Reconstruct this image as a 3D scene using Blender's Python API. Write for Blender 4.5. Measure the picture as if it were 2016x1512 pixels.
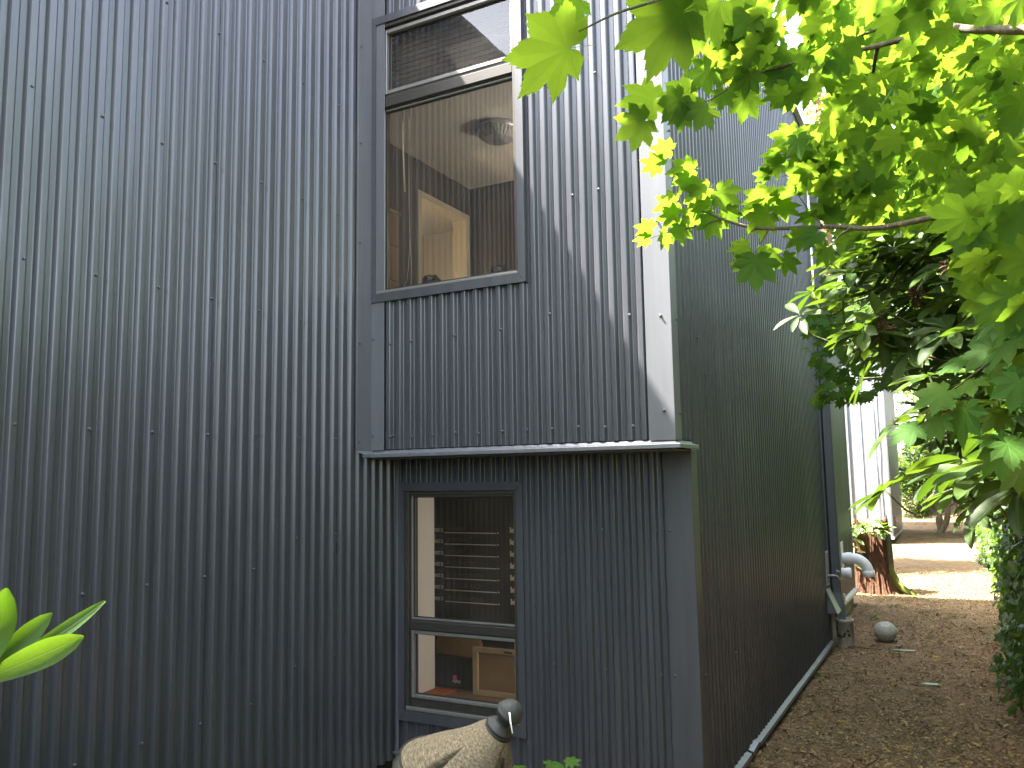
import bpy, math, random
import numpy as np
from mathutils import Matrix, Vector
random.seed(7); rng = np.random.default_rng(7)
for o in list(bpy.data.objects): bpy.data.objects.remove(o)
SC = bpy.context.scene
COL = SC.collection

# ------------------------------------------------------------------ camera
CAM = np.array([2.7774, -3.5810, 1.5351]); FPX = 1631.07
YAW, PITCH, ROLL = -0.49009, 0.11501, -0.01601
fw = np.array([math.sin(YAW)*math.cos(PITCH), math.cos(YAW)*math.cos(PITCH), math.sin(PITCH)])
r0 = np.array([math.cos(YAW), -math.sin(YAW), 0.0]); u0 = np.cross(r0, fw)
rt = math.cos(ROLL)*r0 + math.sin(ROLL)*u0
up = -math.sin(ROLL)*r0 + math.cos(ROLL)*u0
cd = bpy.data.cameras.new('camera'); cam = bpy.data.objects.new('camera', cd); COL.objects.link(cam)
cd.sensor_width = 36.0; cd.lens = FPX/2016*36; cd.clip_start = 0.05; cd.clip_end = 500
cam.matrix_world = Matrix(((rt[0], up[0], -fw[0], CAM[0]), (rt[1], up[1], -fw[1], CAM[1]), (rt[2], up[2], -fw[2], CAM[2]), (0, 0, 0, 1)))
SC.camera = cam
# ------------------------------------------------------------------ sky, sun, exposure
S = Vector((-1.0, -0.36, 1.72)).normalized()
w = bpy.data.worlds.new('World'); SC.world = w; w.use_nodes = True
nt = w.node_tree; nt.nodes.clear()
sk = nt.nodes.new('ShaderNodeTexSky'); sk.sky_type = 'NISHITA'; sk.sun_disc = False
sk.sun_elevation = math.asin(S.z); sk.sun_rotation = math.atan2(S.x, S.y); sk.air_density = 1.0; sk.dust_density = 4.0
bg = nt.nodes.new('ShaderNodeBackground'); bg.inputs[1].default_value = 0.14
wo = nt.nodes.new('ShaderNodeOutputWorld'); hs = nt.nodes.new('ShaderNodeHueSaturation'); hs.inputs['Saturation'].default_value = 0.58   # thin white haze over the blue
nt.links.new(sk.outputs[0], hs.inputs['Color']); nt.links.new(hs.outputs[0], bg.inputs[0]); nt.links.new(bg.outputs[0], wo.inputs[0])
sl = bpy.data.lights.new('sun', 'SUN'); sl.energy = 5.0; sl.angle = math.radians(0.8); sl.color = (1.0, 0.95, 0.87)
so = bpy.data.objects.new('sun', sl); COL.objects.link(so); so.rotation_euler = (-S).to_track_quat('-Z', 'Y').to_euler()
vs = SC.view_settings; vs.view_transform = 'Standard'; vs.look = 'None'; vs.gamma = 1.0; vs.exposure = 3.55; vs.use_curve_mapping = False

SC.cycles.max_bounces = 6; SC.cycles.diffuse_bounces = 2; SC.cycles.glossy_bounces = 3; SC.cycles.transmission_bounces = 4; SC.cycles.transparent_max_bounces = 6

# ------------------------------------------------------------------ helpers
OFF = {}
def at(px, py, d):
    v = fw + rt*(px-1008)/FPX + up*(756-py)/FPX
    return CAM + d*v/np.linalg.norm(v)
def project(P):
    P = np.atleast_2d(P) - CAM; z = P@fw
    zz = np.where(z > 0.05, z, 0.05)
    return 1008+FPX*(P@rt)/zz, 756-FPX*(P@up)/zz, z
def tag(o, label=None, cat=None, group=None, kind=None):
    if label: o['label'] = label
    if cat: o['category'] = cat
    if group: o['group'] = group
    if kind: o['kind'] = kind
    return o
def thing(name, label, cat, loc=(0, 0, 0), group=None):
    o = bpy.data.objects.new(name, None); COL.objects.link(o); o.location = loc; o.empty_display_size = 0.1
    OFF[o.name] = np.array(loc, float); return tag(o, label, cat, group)
def rawmesh(name, V, F, mat, smooth=False):
    me = bpy.data.meshes.new(name)
    V = np.asarray(V, float)
    if isinstance(F, np.ndarray):
        n, k = F.shape
        me.vertices.add(len(V)); me.vertices.foreach_set('co', V.ravel())
        me.loops.add(n*k); me.loops.foreach_set('vertex_index', F.ravel().astype(np.int32))
        me.polygons.add(n); me.polygons.foreach_set('loop_start', np.arange(0, n*k, k, dtype=np.int32))
        me.update(calc_edges=True); me.validate()
    else:
        me.from_pydata(V.tolist(), [], F)
    if mat: me.materials.append(mat)
    if smooth: me.polygons.foreach_set('use_smooth', np.ones(len(me.polygons), bool))
    me.update(); return me
def obj(name, V, F, mat, parent=None, smooth=False, loc=None):
    V = np.asarray(V, float)
    if parent is not None:
        off = OFF[parent.name]; o = bpy.data.objects.new(name, rawmesh(name, V-off, F, mat, smooth))
        COL.objects.link(o); o.parent = parent; OFF[o.name] = off
    else:
        off = np.array(loc if loc is not None else (0, 0, 0), float)
        o = bpy.data.objects.new(name, rawmesh(name, V-off, F, mat, smooth)); COL.objects.link(o); o.location = off; OFF[o.name] = off
    return o
class MB:
    def __init__(s): s.v = []; s.f = []
    def add(s, V, F):
        b = len(s.v); s.v += [tuple(map(float, q)) for q in V]; s.f += [tuple(b+i for i in f) for f in F]; return s
    def box(s, a, b):
        x0, y0, z0 = a; x1, y1, z1 = b
        return s.add([(x0,y0,z0),(x1,y0,z0),(x1,y1,z0),(x0,y1,z0),(x0,y0,z1),(x1,y0,z1),(x1,y1,z1),(x0,y1,z1)],
            [(3,2,1,0),(4,5,6,7),(0,1,5,4),(1,2,6,5),(2,3,7,6),(3,0,4,7)])
    def bbox(s, a, b, r=0.004):          # box with chamfered edges
        c = [(a[i]+b[i])/2 for i in range(3)]; h = [abs(b[i]-a[i])/2 for i in range(3)]; r = min([r]+[q*.45 for q in h])
        idx = {}; V = []
        for sx in (-1, 1):
            for sy in (-1, 1):
                for sz in (-1, 1):
                    for k in range(3):
                        q = [sx*(h[0]-r), sy*(h[1]-r), sz*(h[2]-r)]; q[k] = (sx, sy, sz)[k]*h[k]
                        idx[sx, sy, sz, k] = len(V); V.append([c[i]+q[i] for i in range(3)])
        F = []
        for k in range(3):
            i, j = (k+1) % 3, (k+2) % 3
            for sg in (-1, 1):
                q = []
                for (p, t) in ((-1,-1),(1,-1),(1,1),(-1,1)):
                    sgn = [0]*3; sgn[k] = sg; sgn[i] = p; sgn[j] = t; q.append(idx[(*sgn, k)])
                F.append(q if sg > 0 else q[::-1])
            for p in (-1, 1):
                for t in (-1, 1):
                    e = []
                    for m, kk in ((-1, i), (-1, j), (1, j), (1, i)):
                        sgn = [0]*3; sgn[k] = m; sgn[i] = p; sgn[j] = t; e.append(idx[(*sgn, kk)])
                    F.append(e if p*t < 0 else e[::-1])
        for sx in (-1, 1):
            for sy in (-1, 1):
                for sz in (-1, 1):
                    t = [idx[sx, sy, sz, k] for k in range(3)]; F.append(t if sx*sy*sz > 0 else t[::-1])
        return s.add(V, F)
    def quad(s, a, b, c, d): return s.add([a, b, c, d], [(0, 1, 2, 3)])
    def tube(s, pts, rad, n=8, cap=True):
        pts = [np.array(q, float) for q in pts]; m = len(pts)
        if not hasattr(rad, '__len__'): rad = [rad]*m
        V = []; F = []; pu = None
        for i, q in enumerate(pts):
            t = pts[min(i+1, m-1)]-pts[max(i-1, 0)]; t = t/(np.linalg.norm(t)+1e-9)
            if pu is None: pu = np.cross(t, (0, 0, 1.0) if abs(t[2]) < .9 else (1.0, 0, 0))
            pu = pu-t*(pu@t); pu /= np.linalg.norm(pu)+1e-9; pv = np.cross(t, pu)
            for k in range(n):
                a = 2*math.pi*k/n; V.append(q+rad[i]*(math.cos(a)*pu+math.sin(a)*pv))
        for i in range(m-1):
            for k in range(n): F.append((i*n+k, i*n+(k+1) % n, (i+1)*n+(k+1) % n, (i+1)*n+k))
        if cap: F += [tuple(range(n))[::-1], tuple(range((m-1)*n, m*n))]
        return s.add(V, F)
    def lathe(s, prof, o, ax, n=24):     # prof: (radius, distance along axis)
        ax = np.array(ax, float); ax /= np.linalg.norm(ax); pu = np.cross(ax, (0, 0, 1.0) if abs(ax[2]) < .9 else (1.0, 0, 0)); pu /= np.linalg.norm(pu); pv = np.cross(ax, pu)
        V = []; F = []; o = np.array(o, float); m = len(prof)
        for r, h in prof:
            for k in range(n):
                a = 2*math.pi*k/n; V.append(o+ax*h+r*(math.cos(a)*pu+math.sin(a)*pv))
        for i in range(m-1):
            for k in range(n): F.append((i*n+k, i*n+(k+1) % n, (i+1)*n+(k+1) % n, (i+1)*n+k))
        return s.add(V, F)
    def build(s, name, mat, parent=None, smooth=False, loc=None): return obj(name, s.v, s.f, mat, parent, smooth, loc)
def curve(pts, n=6):                     # Catmull-Rom through points
    P = [np.array(q, float) for q in pts]; P = [2*P[0]-P[1]]+P+[2*P[-1]-P[-2]]; out = []
    for i in range(1, len(P)-2):
        for k in range(n):
            t = k/n; a, b, c, d = P[i-1:i+3]
            out.append(.5*(2*b+(c-a)*t+(2*a-5*b+4*c-d)*t*t+(3*b-a-3*c+d)*t**3))
    out.append(P[-2]); return out
def noise2(x, y, seed=0):                # cheap smooth value noise, vectorised
    x = np.asarray(x, float); y = np.asarray(y, float)
    def h(i, j):
        n = np.sin(i*127.1+j*311.7+seed*74.7)*43758.5453; return n-np.floor(n)
    i, j = np.floor(x), np.floor(y); u, v = x-i, y-j; u = u*u*(3-2*u); v = v*v*(3-2*v)
    return (h(i, j)*(1-u)+h(i+1, j)*u)*(1-v)+(h(i, j+1)*(1-u)+h(i+1, j+1)*u)*v

# ------------------------------------------------------------------ materials
class NT:
    def __init__(s, name):
        s.m = bpy.data.materials.new(name); s.m.use_nodes = True; s.t = s.m.node_tree; s.t.nodes.clear()
        s.out = s.n('ShaderNodeOutputMaterial')
    def n(s, ty, **k):
        q = s.t.nodes.new(ty)
        for a, b in k.items():
            if a.startswith('i_'):
                key = a[2:]; key = int(key) if key.isdigit() else key.replace('_', ' ')
                q.inputs[key].default_value = b
            else: setattr(q, a, b)
        return q
    def l(s, a, b): s.t.links.new(a, b)
    def math(s, op, a, b=None, c=None, clamp=False):
        q = s.n('ShaderNodeMath', operation=op, use_clamp=clamp)
        for i, v in enumerate((a, b, c)):
            if v is None: continue
            if isinstance(v, (int, float)): q.inputs[i].default_value = v
            else: s.l(v, q.inputs[i])
        return q.outputs[0]
    def mix(s, f, a, b):
        q = s.n('ShaderNodeMix', data_type='RGBA')
        for i, v in ((0, f), (6, a), (7, b)):
            if isinstance(v, (int, float)): q.inputs[i].default_value = v
            elif isinstance(v, tuple): q.inputs[i].default_value = (*v, 1)
            else: s.l(v, q.inputs[i])
        return q.outputs[2]
    def noise(s, scale, detail=4, rough=.55, vec=None):
        q = s.n('ShaderNodeTexNoise'); q.inputs['Scale'].default_value = scale; q.inputs['Detail'].default_value = detail; q.inputs['Roughness'].default_value = rough
        if vec is not None: s.l(vec, q.inputs['Vector'])
        return q.outputs[0]
    def coords(s, sc=(1, 1, 1), kind='Position'):
        g = s.n('ShaderNodeNewGeometry').outputs['Position'] if kind == 'Position' else s.n('ShaderNodeTexCoord').outputs[kind]
        mp = s.n('ShaderNodeMapping'); mp.inputs['Scale'].default_value = sc; s.l(g, mp.inputs[0]); return mp.outputs[0]
    def ramp(s, f, stops):
        q = s.n('ShaderNodeValToRGB'); e = q.color_ramp.elements
        while len(e) < len(stops): e.new(.5)
        for k, (p, c) in enumerate(stops): e[k].position = p; e[k].color = (*c, 1) if isinstance(c, tuple) else (c, c, c, 1)
        s.l(f, q.inputs[0]); return q.outputs[0]
    def bump(s, h, strength=.3, dist=.01):
        q = s.n('ShaderNodeBump'); q.inputs['Strength'].default_value = strength; q.inputs['Distance'].default_value = dist; s.l(h, q.inputs['Height']); return q.outputs[0]
    def pbr(s, col, rough=.5, metal=0., spec=.5, nrm=None, link=True):
        q = s.n('ShaderNodeBsdfPrincipled')
        for k, v in (('Base Color', col), ('Roughness', rough), ('Metallic', metal), ('Specular IOR Level', spec)):
            if isinstance(v, tuple): q.inputs[k].default_value = (*v, 1)
            elif isinstance(v, (int, float)): q.inputs[k].default_value = v
            else: s.l(v, q.inputs[k])
        if nrm is not None: s.l(nrm, q.inputs['Normal'])
        if link: s.l(q.outputs[0], s.out.inputs[0])
        return q
def simple(name, col, rough=.5, metal=0., var=.12, scale=8, spec=.5, bump=0.):
    t = NT(name); nz = t.noise(scale, 5)
    dark = tuple(c*(1-var) for c in col); light = tuple(min(1, c*(1+var)) for c in col)
    c = t.ramp(nz, [(.3, dark), (.7, light)])
    nb = t.bump(t.noise(scale*12, 4), bump, .003) if bump else None
    t.pbr(c, rough, metal, spec, nb); return t.m
def metal_paint(name, col, rough=.36, metal=.45, streak=.25, spec=.5):
    t = NT(name)
    v = t.coords((9, 9, .55)); s1 = t.noise(2.2, 6, .6, v)          # dust runs down the sheet
    g = t.noise(1.1, 3, .5, t.coords((1, 1, 1)))
    fine = t.noise(160, 2, .5, t.coords((1, 1, 1)))
    c = t.mix(t.math('MULTIPLY', t.ramp(s1, [(.42, 0.), (.68, 1.)]), .55), col, tuple(min(1, q*(1+streak)+.012) for q in col))
    c = t.mix(t.math('MULTIPLY', t.ramp(fine, [(.62, 0.), (.8, 1.)]), .10), c, (.30, .30, .28))
    rr = t.math('ADD', t.math('MULTIPLY', g, .16), rough-.08)
    nb = t.bump(t.noise(4.5, 0, .5, t.coords((1, 1, .3))), .05, .012)
    t.pbr(c, rr, metal, spec, nb); return t.m
M = {}
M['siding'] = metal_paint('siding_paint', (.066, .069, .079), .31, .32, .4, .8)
M['siding_shaded'] = metal_paint('shaded_siding_paint', (.050, .052, .056), .40, .16, .4, .30)  # darkened, duller copy of the siding paint; stands in for side wall shade
M['trim'] = metal_paint('trim_paint', (.112, .115, .127), .42, .12, .2, .5)
M['casing'] = metal_paint('casing_paint', (.062, .064, .072), .40, .2, .3, .5)
M['fascia'] = metal_paint('fascia_paint', (.46, .47, .48), .42, .3)
M['annex'] = metal_paint('annex_paint', (.27, .28, .30), .42, .3)
M['flash'] = metal_paint('flashing_paint', (.17, .175, .19), .38, .4)
M['frame'] = simple('bronze_frame', (.050, .045, .038), .42, .25, .2, 14)
M['bead'] = simple('glazing_bead', (.20, .195, .18), .45, .4, .18, 20)
M['gasket'] = simple('gasket', (.012, .012, .012), .7)
M['screw'] = simple('screw_paint', (.11, .115, .125), .42, .6)
M['downspout'] = metal_paint('downspout_paint', (.085, .092, .10), .42, .3)
M['concrete'] = simple('concrete', (.40, .37, .31), .9, 0, .25, 6, .3, .5)
M['clay'] = simple('weathered_clay', (.33, .30, .24), .85, 0, .2, 9, .3, .4)
M['moss_dark'] = simple('dark_moss', (.022, .026, .016), .95)
M['pvc'] = simple('white_pvc', (.72, .73, .70), .38, 0, .06, 5)
M['brass'] = simple('dull_brass', (.23, .22, .20), .45, .8, .25, 40)
M['zinc'] = simple('galvanised', (.42, .43, .43), .42, .7, .2, 12)
M['white'] = simple('white_paint', (.76, .75, .71), .6, 0, .04, 3)
M['ceil'] = simple('ceiling_paint', (.66, .63, .55), .8, 0, .04, 2)
M['wallbrown'] = simple('brown_wall', (.072, .060, .052), .75, 0, .10, 3)
M['wallpale'] = simple('pale_door_wall', (.60, .55, .46), .7, 0, .06, 3)
M['doorframe'] = simple('cream_door_frame', (.55, .48, .36), .5, 0, .05, 3)
M['board'] = simple('chalkboard', (.040, .034, .026), .8, 0, .25, 5)
M['ink'] = simple('stencil_paint', (.70, .64, .49), .7, 0, .06, 30)
M['chalk'] = simple('faded_chalk', (.13, .12, .10), .9, 0, .25, 60)
M['black'] = simple('black_plastic', (.006, .006, .006), .65, 0, .2, 12)
M['pink'] = simple('pink_print', (.62, .05, .24), .5)
M['wood'] = simple('pale_wood', (.36, .26, .15), .55, 0, .16, 9)
M['cork'] = simple('brown_hardboard', (.20, .125, .06), .7, 0, .12, 40)
M['orange'] = simple('orange_paper', (.42, .12, .03), .7)
M['tan'] = simple('tan_chair', (.24, .15, .07), .5, 0, .1, 12)
M['knob'] = simple('dark_ceramic', (.015, .013, .012), .4)
M['cord'] = simple('blind_cord', (.62, .56, .44), .6)
M['ziptie'] = simple('white_zip_tie', (.75, .75, .73), .4)
M['finial'] = simple('weathered_finial', (.030, .032, .031), .55, 0, .45, 30, .4, .3)
M['bark'] = None
def glass_mat():
    t = NT('window_glass')
    tr = t.n('ShaderNodeBsdfTransparent'); tr.inputs[0].default_value = (.88, .84, .78, 1)
    gl = t.n('ShaderNodeBsdfGlossy'); gl.inputs['Roughness'].default_value = .015; gl.inputs[0].default_value = (.9, .9, .9, 1)
    fr = t.n('ShaderNodeFresnel'); fr.inputs[0].default_value = 1.62
    nb = t.bump(t.noise(2.2, 1), .02, .02); t.l(nb, gl.inputs['Normal'])
    m1 = t.n('ShaderNodeMixShader'); t.l(t.math('MULTIPLY', fr.outputs[0], 1.25, clamp=True), m1.inputs[0]); t.l(tr.outputs[0], m1.inputs[1]); t.l(gl.outputs[0], m1.inputs[2])
    df = t.n('ShaderNodeBsdfDiffuse'); df.inputs[0].default_value = (.55, .50, .42, 1)
    dust = t.math('ADD', t.math('MULTIPLY', t.ramp(t.noise(3, 6, .65), [(.35, 0.), (.75, 1.)]), .045), .014)
    spots = t.math('MULTIPLY', t.ramp(t.noise(38, 3, .6), [(.72, 0.), (.76, 1.)]), .22)
    m2 = t.n('ShaderNodeMixShader'); t.l(t.math('ADD', dust, spots, clamp=True), m2.inputs[0]); t.l(m1.outputs[0], m2.inputs[1]); t.l(df.outputs[0], m2.inputs[2])
    t.l(m2.outputs[0], t.out.inputs[0]); return t.m
M['glass'] = glass_mat()
def leaf_mat(name, c1, c2, trans, tw=.5, rough=.42, veins=None, spec=.5):
    t = NT(name)
    a = t.n('ShaderNodeAttribute', attribute_name='rnd'); oi = t.n('ShaderNodeObjectInfo')
    r = t.math('FRACT', t.math('ADD', a.outputs['Fac'], oi.outputs['Random']))
    c = t.mix(r, c1, c2); tc = t.mix(r, trans[0], trans[1])
    uv = t.n('ShaderNodeUVMap'); sp = t.n('ShaderNodeSeparateXYZ'); t.l(uv.outputs[0], sp.inputs[0])
    if veins == 'palmate':
        ang = t.math('ARCTAN2', sp.outputs[0], sp.outputs[1]); rad = t.math('SQRT', t.math('ADD', t.math('MULTIPLY', sp.outputs[0], sp.outputs[0]), t.math('MULTIPLY', sp.outputs[1], sp.outputs[1])))
        st = t.math('DIVIDE', ang, math.radians(38)); df = t.math('ABSOLUTE', t.math('SUBTRACT', st, t.math('ROUND', st)))
        dist = t.math('MULTIPLY', df, rad)
        vm = t.math('SUBTRACT', 1.0, t.math('DIVIDE', dist, .018), clamp=True)
        mot = t.noise(9, 4, .6, uv.outputs[0])
    else:
        vm = t.math('SUBTRACT', 1.0, t.math('DIVIDE', t.math('ABSOLUTE', sp.outputs[0]), .012), clamp=True)
        mot = t.noise(7, 4, .6, uv.outputs[0])
    c = t.mix(t.math('MULTIPLY', mot, .35), c, tuple(q*.6 for q in c1))
    c = t.mix(t.math('MULTIPLY', vm, .5), c, tuple(min(1, q*2.2) for q in c2))
    tc = t.mix(t.math('MULTIPLY', vm, .55), tc, tuple(q*.62 for q in trans[0]))
    tc = t.mix(t.math('MULTIPLY', mot, .3), tc, tuple(q*.75 for q in trans[0]))
    nb = t.bump(t.math('ADD', mot, t.math('MULTIPLY', vm, -.6)), .25, .004)
    p = t.pbr(c, rough, 0, spec, nb, link=False)
    tl = t.n('ShaderNodeBsdfTranslucent'); t.l(tc, tl.inputs[0])
    mx = t.n('ShaderNodeMixShader'); mx.inputs[0].default_value = tw; t.l(p.outputs[0], mx.inputs[1]); t.l(tl.outputs[0], mx.inputs[2])
    t.l(mx.outputs[0], t.out.inputs[0]); return t.m
M['maple'] = leaf_mat('maple_leaf', (.032, .092, .014), (.060, .135, .018), ((.14, .27, .016), (.25, .37, .024)), .50, .55, 'palmate', .13)
M['rhody'] = leaf_mat('rhododendron_leaf', (.022, .046, .012), (.050, .080, .018), ((.09, .18, .010), (.18, .28, .020)), .24, .45, 'pinnate', .16)
M['rhodynew'] = leaf_mat('young_rhododendron_leaf', (.045, .105, .011), (.060, .125, .014), ((.12, .24, .009), (.16, .28, .012)), .42, .4, 'pinnate', .35)
M['ivy'] = leaf_mat('ivy_leaf', (.035, .080, .018), (.070, .130, .024), ((.14, .28, .012), (.26, .38, .03)), .35, .42, 'palmate', .35)
M['bush'] = leaf_mat('bush_leaf', (.030, .065, .018), (.060, .110, .026), ((.16, .30, .02), (.28, .40, .04)), .35, .45, 'pinnate', .4)
M['darkened_leaf'] = leaf_mat('darkened_leaf_spray', (.010, .018, .008), (.018, .028, .012), ((.02, .035, .008), (.03, .05, .01)), .2, .6, 'pinnate', .15)  # kept very dark so the side wall reflects less light
M['conifer'] = leaf_mat('conifer_spray', (.050, .085, .030), (.090, .130, .045), ((.24, .34, .06), (.34, .42, .08)), .3, .6, 'pinnate', .3)
M['pale'] = leaf_mat('pale_leaf', (.16, .24, .07), (.24, .32, .12), ((.34, .46, .10), (.46, .54, .16)), .4, .4, 'pinnate', .4)
M['dead'] = leaf_mat('dead_leaf', (.30, .20, .07), (.42, .30, .10), ((.3, .2, .05), (.4, .28, .08)), .2, .7, 'pinnate', .3)
def bark_mat(name, a, b, sc=(14, 14, 3), moss=None):
    t = NT(name); v = t.coords(sc); nz = t.noise(2.5, 7, .65, v)
    c = t.ramp(nz, [(.25, tuple(q*.5 for q in a)), (.5, a), (.8, b)])
    if moss: c = t.mix(t.math('MULTIPLY', t.ramp(t.noise(5, 4), [(.45, 0.), (.65, 1.)]), .8), c, moss)
    t.pbr(c, .9, 0, .2, t.bump(nz, .8, .02)); return t.m
M['bark'] = bark_mat('grey_bark', (.13, .105, .080), (.24, .20, .15))
M['twig'] = bark_mat('green_twig', (.085, .095, .040), (.16, .15, .07), (40, 40, 10))
M['cedar'] = bark_mat('cedar_bark', (.17, .105, .070), (.28, .19, .13), (9, 9, 1))
M['rot'] = bark_mat('rotten_heartwood', (.072, .034, .019), (.19, .102, .054), (26, 26, 4))
M['stumpbark'] = bark_mat('stump_bark', (.085, .065, .045), (.17, .13, .085), (20, 20, 4), (.06, .075, .02))
M['moss'] = bark_mat('moss', (.10, .12, .022), (.20, .20, .04), (60, 60, 60))
def soil_mat():
    t = NT('soil'); v = t.coords((1, 1, 1))
    big = t.noise(.9, 4, .55, v); mid = t.noise(14, 6, .7, v)
    vo = t.n('ShaderNodeTexVoronoi'); vo.inputs['Scale'].default_value = 75; t.l(v, vo.inputs['Vector'])
    c = t.ramp(mid, [(.25, (.075, .052, .030)), (.5, (.178, .122, .070)), (.72, (.28, .20, .118)), (.9, (.40, .31, .19))])
    c = t.mix(t.math('MULTIPLY', t.ramp(vo.outputs['Color'], [(.3, 0.), (.9, 1.)]), .5), c, (.30, .19, .105))
    c = t.mix(t.math('MULTIPLY', t.ramp(big, [(.48, 0.), (.66, 1.)]), .45), c, (.13, .105, .055))
    dk = t.noise(2.3, 5, .6, v); c = t.mix(t.math('MULTIPLY', t.ramp(dk, [(.52, 0.), (.68, 1.)]), .5), c, (.055, .038, .022))
    h = t.math('ADD', mid, t.math('MULTIPLY', vo.outputs['Distance'], .8))
    t.pbr(c, .95, 0, .15, t.bump(h, .9, .02)); return t.m
M['soil'] = soil_mat()
M['litter'] = leaf_mat('leaf_litter', (.15, .086, .036), (.43, .31, .15), ((.2, .1, .03), (.3, .2, .06)), .1, .85, 'pinnate', .2)
def canvas_mat():
    t = NT('tan_canvas'); v = t.coords((1, 1, 1), 'UV')
    w1 = t.n('ShaderNodeTexWave', wave_type='BANDS', bands_direction='X'); w2 = t.n('ShaderNodeTexWave', wave_type='BANDS', bands_direction='Y')
    for q in (w1, w2): q.inputs['Scale'].default_value = 34; q.inputs['Distortion'].default_value = 1.6; q.inputs['Detail Scale'].default_value = 3; t.l(v, q.inputs['Vector'])
    mp = t.n('ShaderNodeMapping'); mp.inputs['Scale'].default_value = (7, 26, 1); t.l(v, mp.inputs[0]); fl = t.noise(1.0, 6, .8, mp.outputs[0]); h = t.math('MULTIPLY', w1.outputs[1], w2.outputs[1])
    c = t.ramp(fl, [(.34, (.055, .041, .026)), (.5, (.165, .131, .086)), (.66, (.36, .30, .205))])
    c = t.mix(t.math('MULTIPLY', t.ramp(t.noise(2.2, 4), [(.4, 0.), (.7, 1.)]), .35), c, (.17, .135, .085))
    c = t.mix(t.math('MULTIPLY', h, .18), c, (.46, .40, .29))
    p = t.pbr(c, .9, 0, .2, t.bump(t.math('ADD', t.math('ADD', h, fl), t.math('MULTIPLY', t.noise(3.0, 3, .5, v), 2.0)), .4, .004), link=False)
    tl = t.n('ShaderNodeBsdfTranslucent'); t.l(c, tl.inputs[0]); mx = t.n('ShaderNodeMixShader'); mx.inputs[0].default_value = .12
    t.l(p.outputs[0], mx.inputs[1]); t.l(tl.outputs[0], mx.inputs[2]); t.l(mx.outputs[0], t.out.inputs[0]); return t.m
M['canvas'] = canvas_mat()
M['binding'] = simple('brown_binding', (.022, .016, .010), .9)
def globe_mat():
    t = NT('weathered_globe'); nz = t.noise(22, 6, .65)
    c = t.ramp(nz, [(.3, (.19, .185, .145)), (.55, (.34, .335, .275)), (.8, (.46, .45, .38))])
    t.pbr(c, .62, 0, .35, t.bump(nz, .3, .006)); return t.m
M['globe'] = globe_mat()
M['shard'] = simple('pale_green_tile', (.20, .28, .21), .4)

# ------------------------------------------------------------------ ground
def gz(x, y):
    x = np.asarray(x, float); y = np.asarray(y, float)
    b = np.interp(y, [-60, -2, 4.4, 5.4, 7, 9, 14, 17, 24, 60], [0, 0, .0, .07, .13, .13, .20, .30, 1.2, 2.5])
    bank = np.clip((x-3.0)/1.6, 0, 1)**1.3*.35
    near = np.clip(1-np.hypot(x-2.3, y-4)/9, 0, 1)
    return b+bank+near*(.035*(noise2(x*1.7, y*1.7)-.5)+.02*(noise2(x*6, y*6, 3)-.5))
def grid(xs, ys):
    X, Y = np.meshgrid(xs, ys); V = np.stack([X, Y, gz(X, Y)], -1).reshape(-1, 3); nx, ny = len(xs), len(ys)
    i = np.arange(nx-1)[None, :]+np.arange(ny-1)[:, None]*nx; i = i.ravel()
    return V, np.stack([i, i+1, i+nx+1, i+nx], -1)
xs = np.concatenate([np.linspace(-150, -3, 14), np.linspace(-2.5, 1.4, 14), np.linspace(1.5, 4.2, 90), np.linspace(4.5, 150, 16)])
ys = np.concatenate([np.linspace(-120, -5, 12), np.linspace(-4.5, .4, 20), np.linspace(.5, 10, 200), np.linspace(10.2, 24, 60), np.linspace(27, 300, 16)])
V, F = grid(xs, ys); g = obj('ground', V, F, M['soil'], smooth=True); tag(g, 'bare brown earth path strewn with leaf litter', None, None, 'structure')

# ------------------------------------------------------------------ corrugated siding
PP, DP = .0678, .0195
def profile(s0, s1, phase, extra=(), sw=.0110, dp=None):
    """points (s, height) of a rounded trapezoid rib profile between s0 and s1; ribs centred at phase + k*PP"""
    cw = .0232/2; dp = dp or DP          # half crest width; sw: slope width
    base = []
    k0 = math.floor((s0-phase)/PP)-1; k1 = math.ceil((s1-phase)/PP)+1
    for k in range(k0, k1+1):
        c = phase+k*PP
        for s, h in ((-cw-sw, -.5), (-cw, .5), (cw, .5), (cw+sw, -.5)): base.append((c+s, h*dp))
    pts = []
    for i in range(1, len(base)-1):
        a, b, c = [np.array(q) for q in base[i-1:i+2]]
        da = (a-b)/np.linalg.norm(a-b); dc = (c-b)/np.linalg.norm(c-b); rr = .0036
        p0, p1 = b+da*rr, b+dc*rr
        pts.append(b+da*(rr+.0012))
        for t in (0, .25, .5, .75, 1): pts.append((1-t)**2*p0+2*t*(1-t)*b+t*t*p1)
        pts.append(b+dc*(rr+.0012))
    pts = np.array(pts); o = np.argsort(pts[:, 0], kind='stable'); pts = pts[o]
    S_ = list(pts[:, 0][(pts[:, 0] > s0+1e-4) & (pts[:, 0] < s1-1e-4)])+[s0, s1]+[e for e in extra if s0 < e < s1]
    S_ = np.unique(np.round(S_, 6)); return S_, np.interp(S_, pts[:, 0], pts[:, 1])
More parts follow.
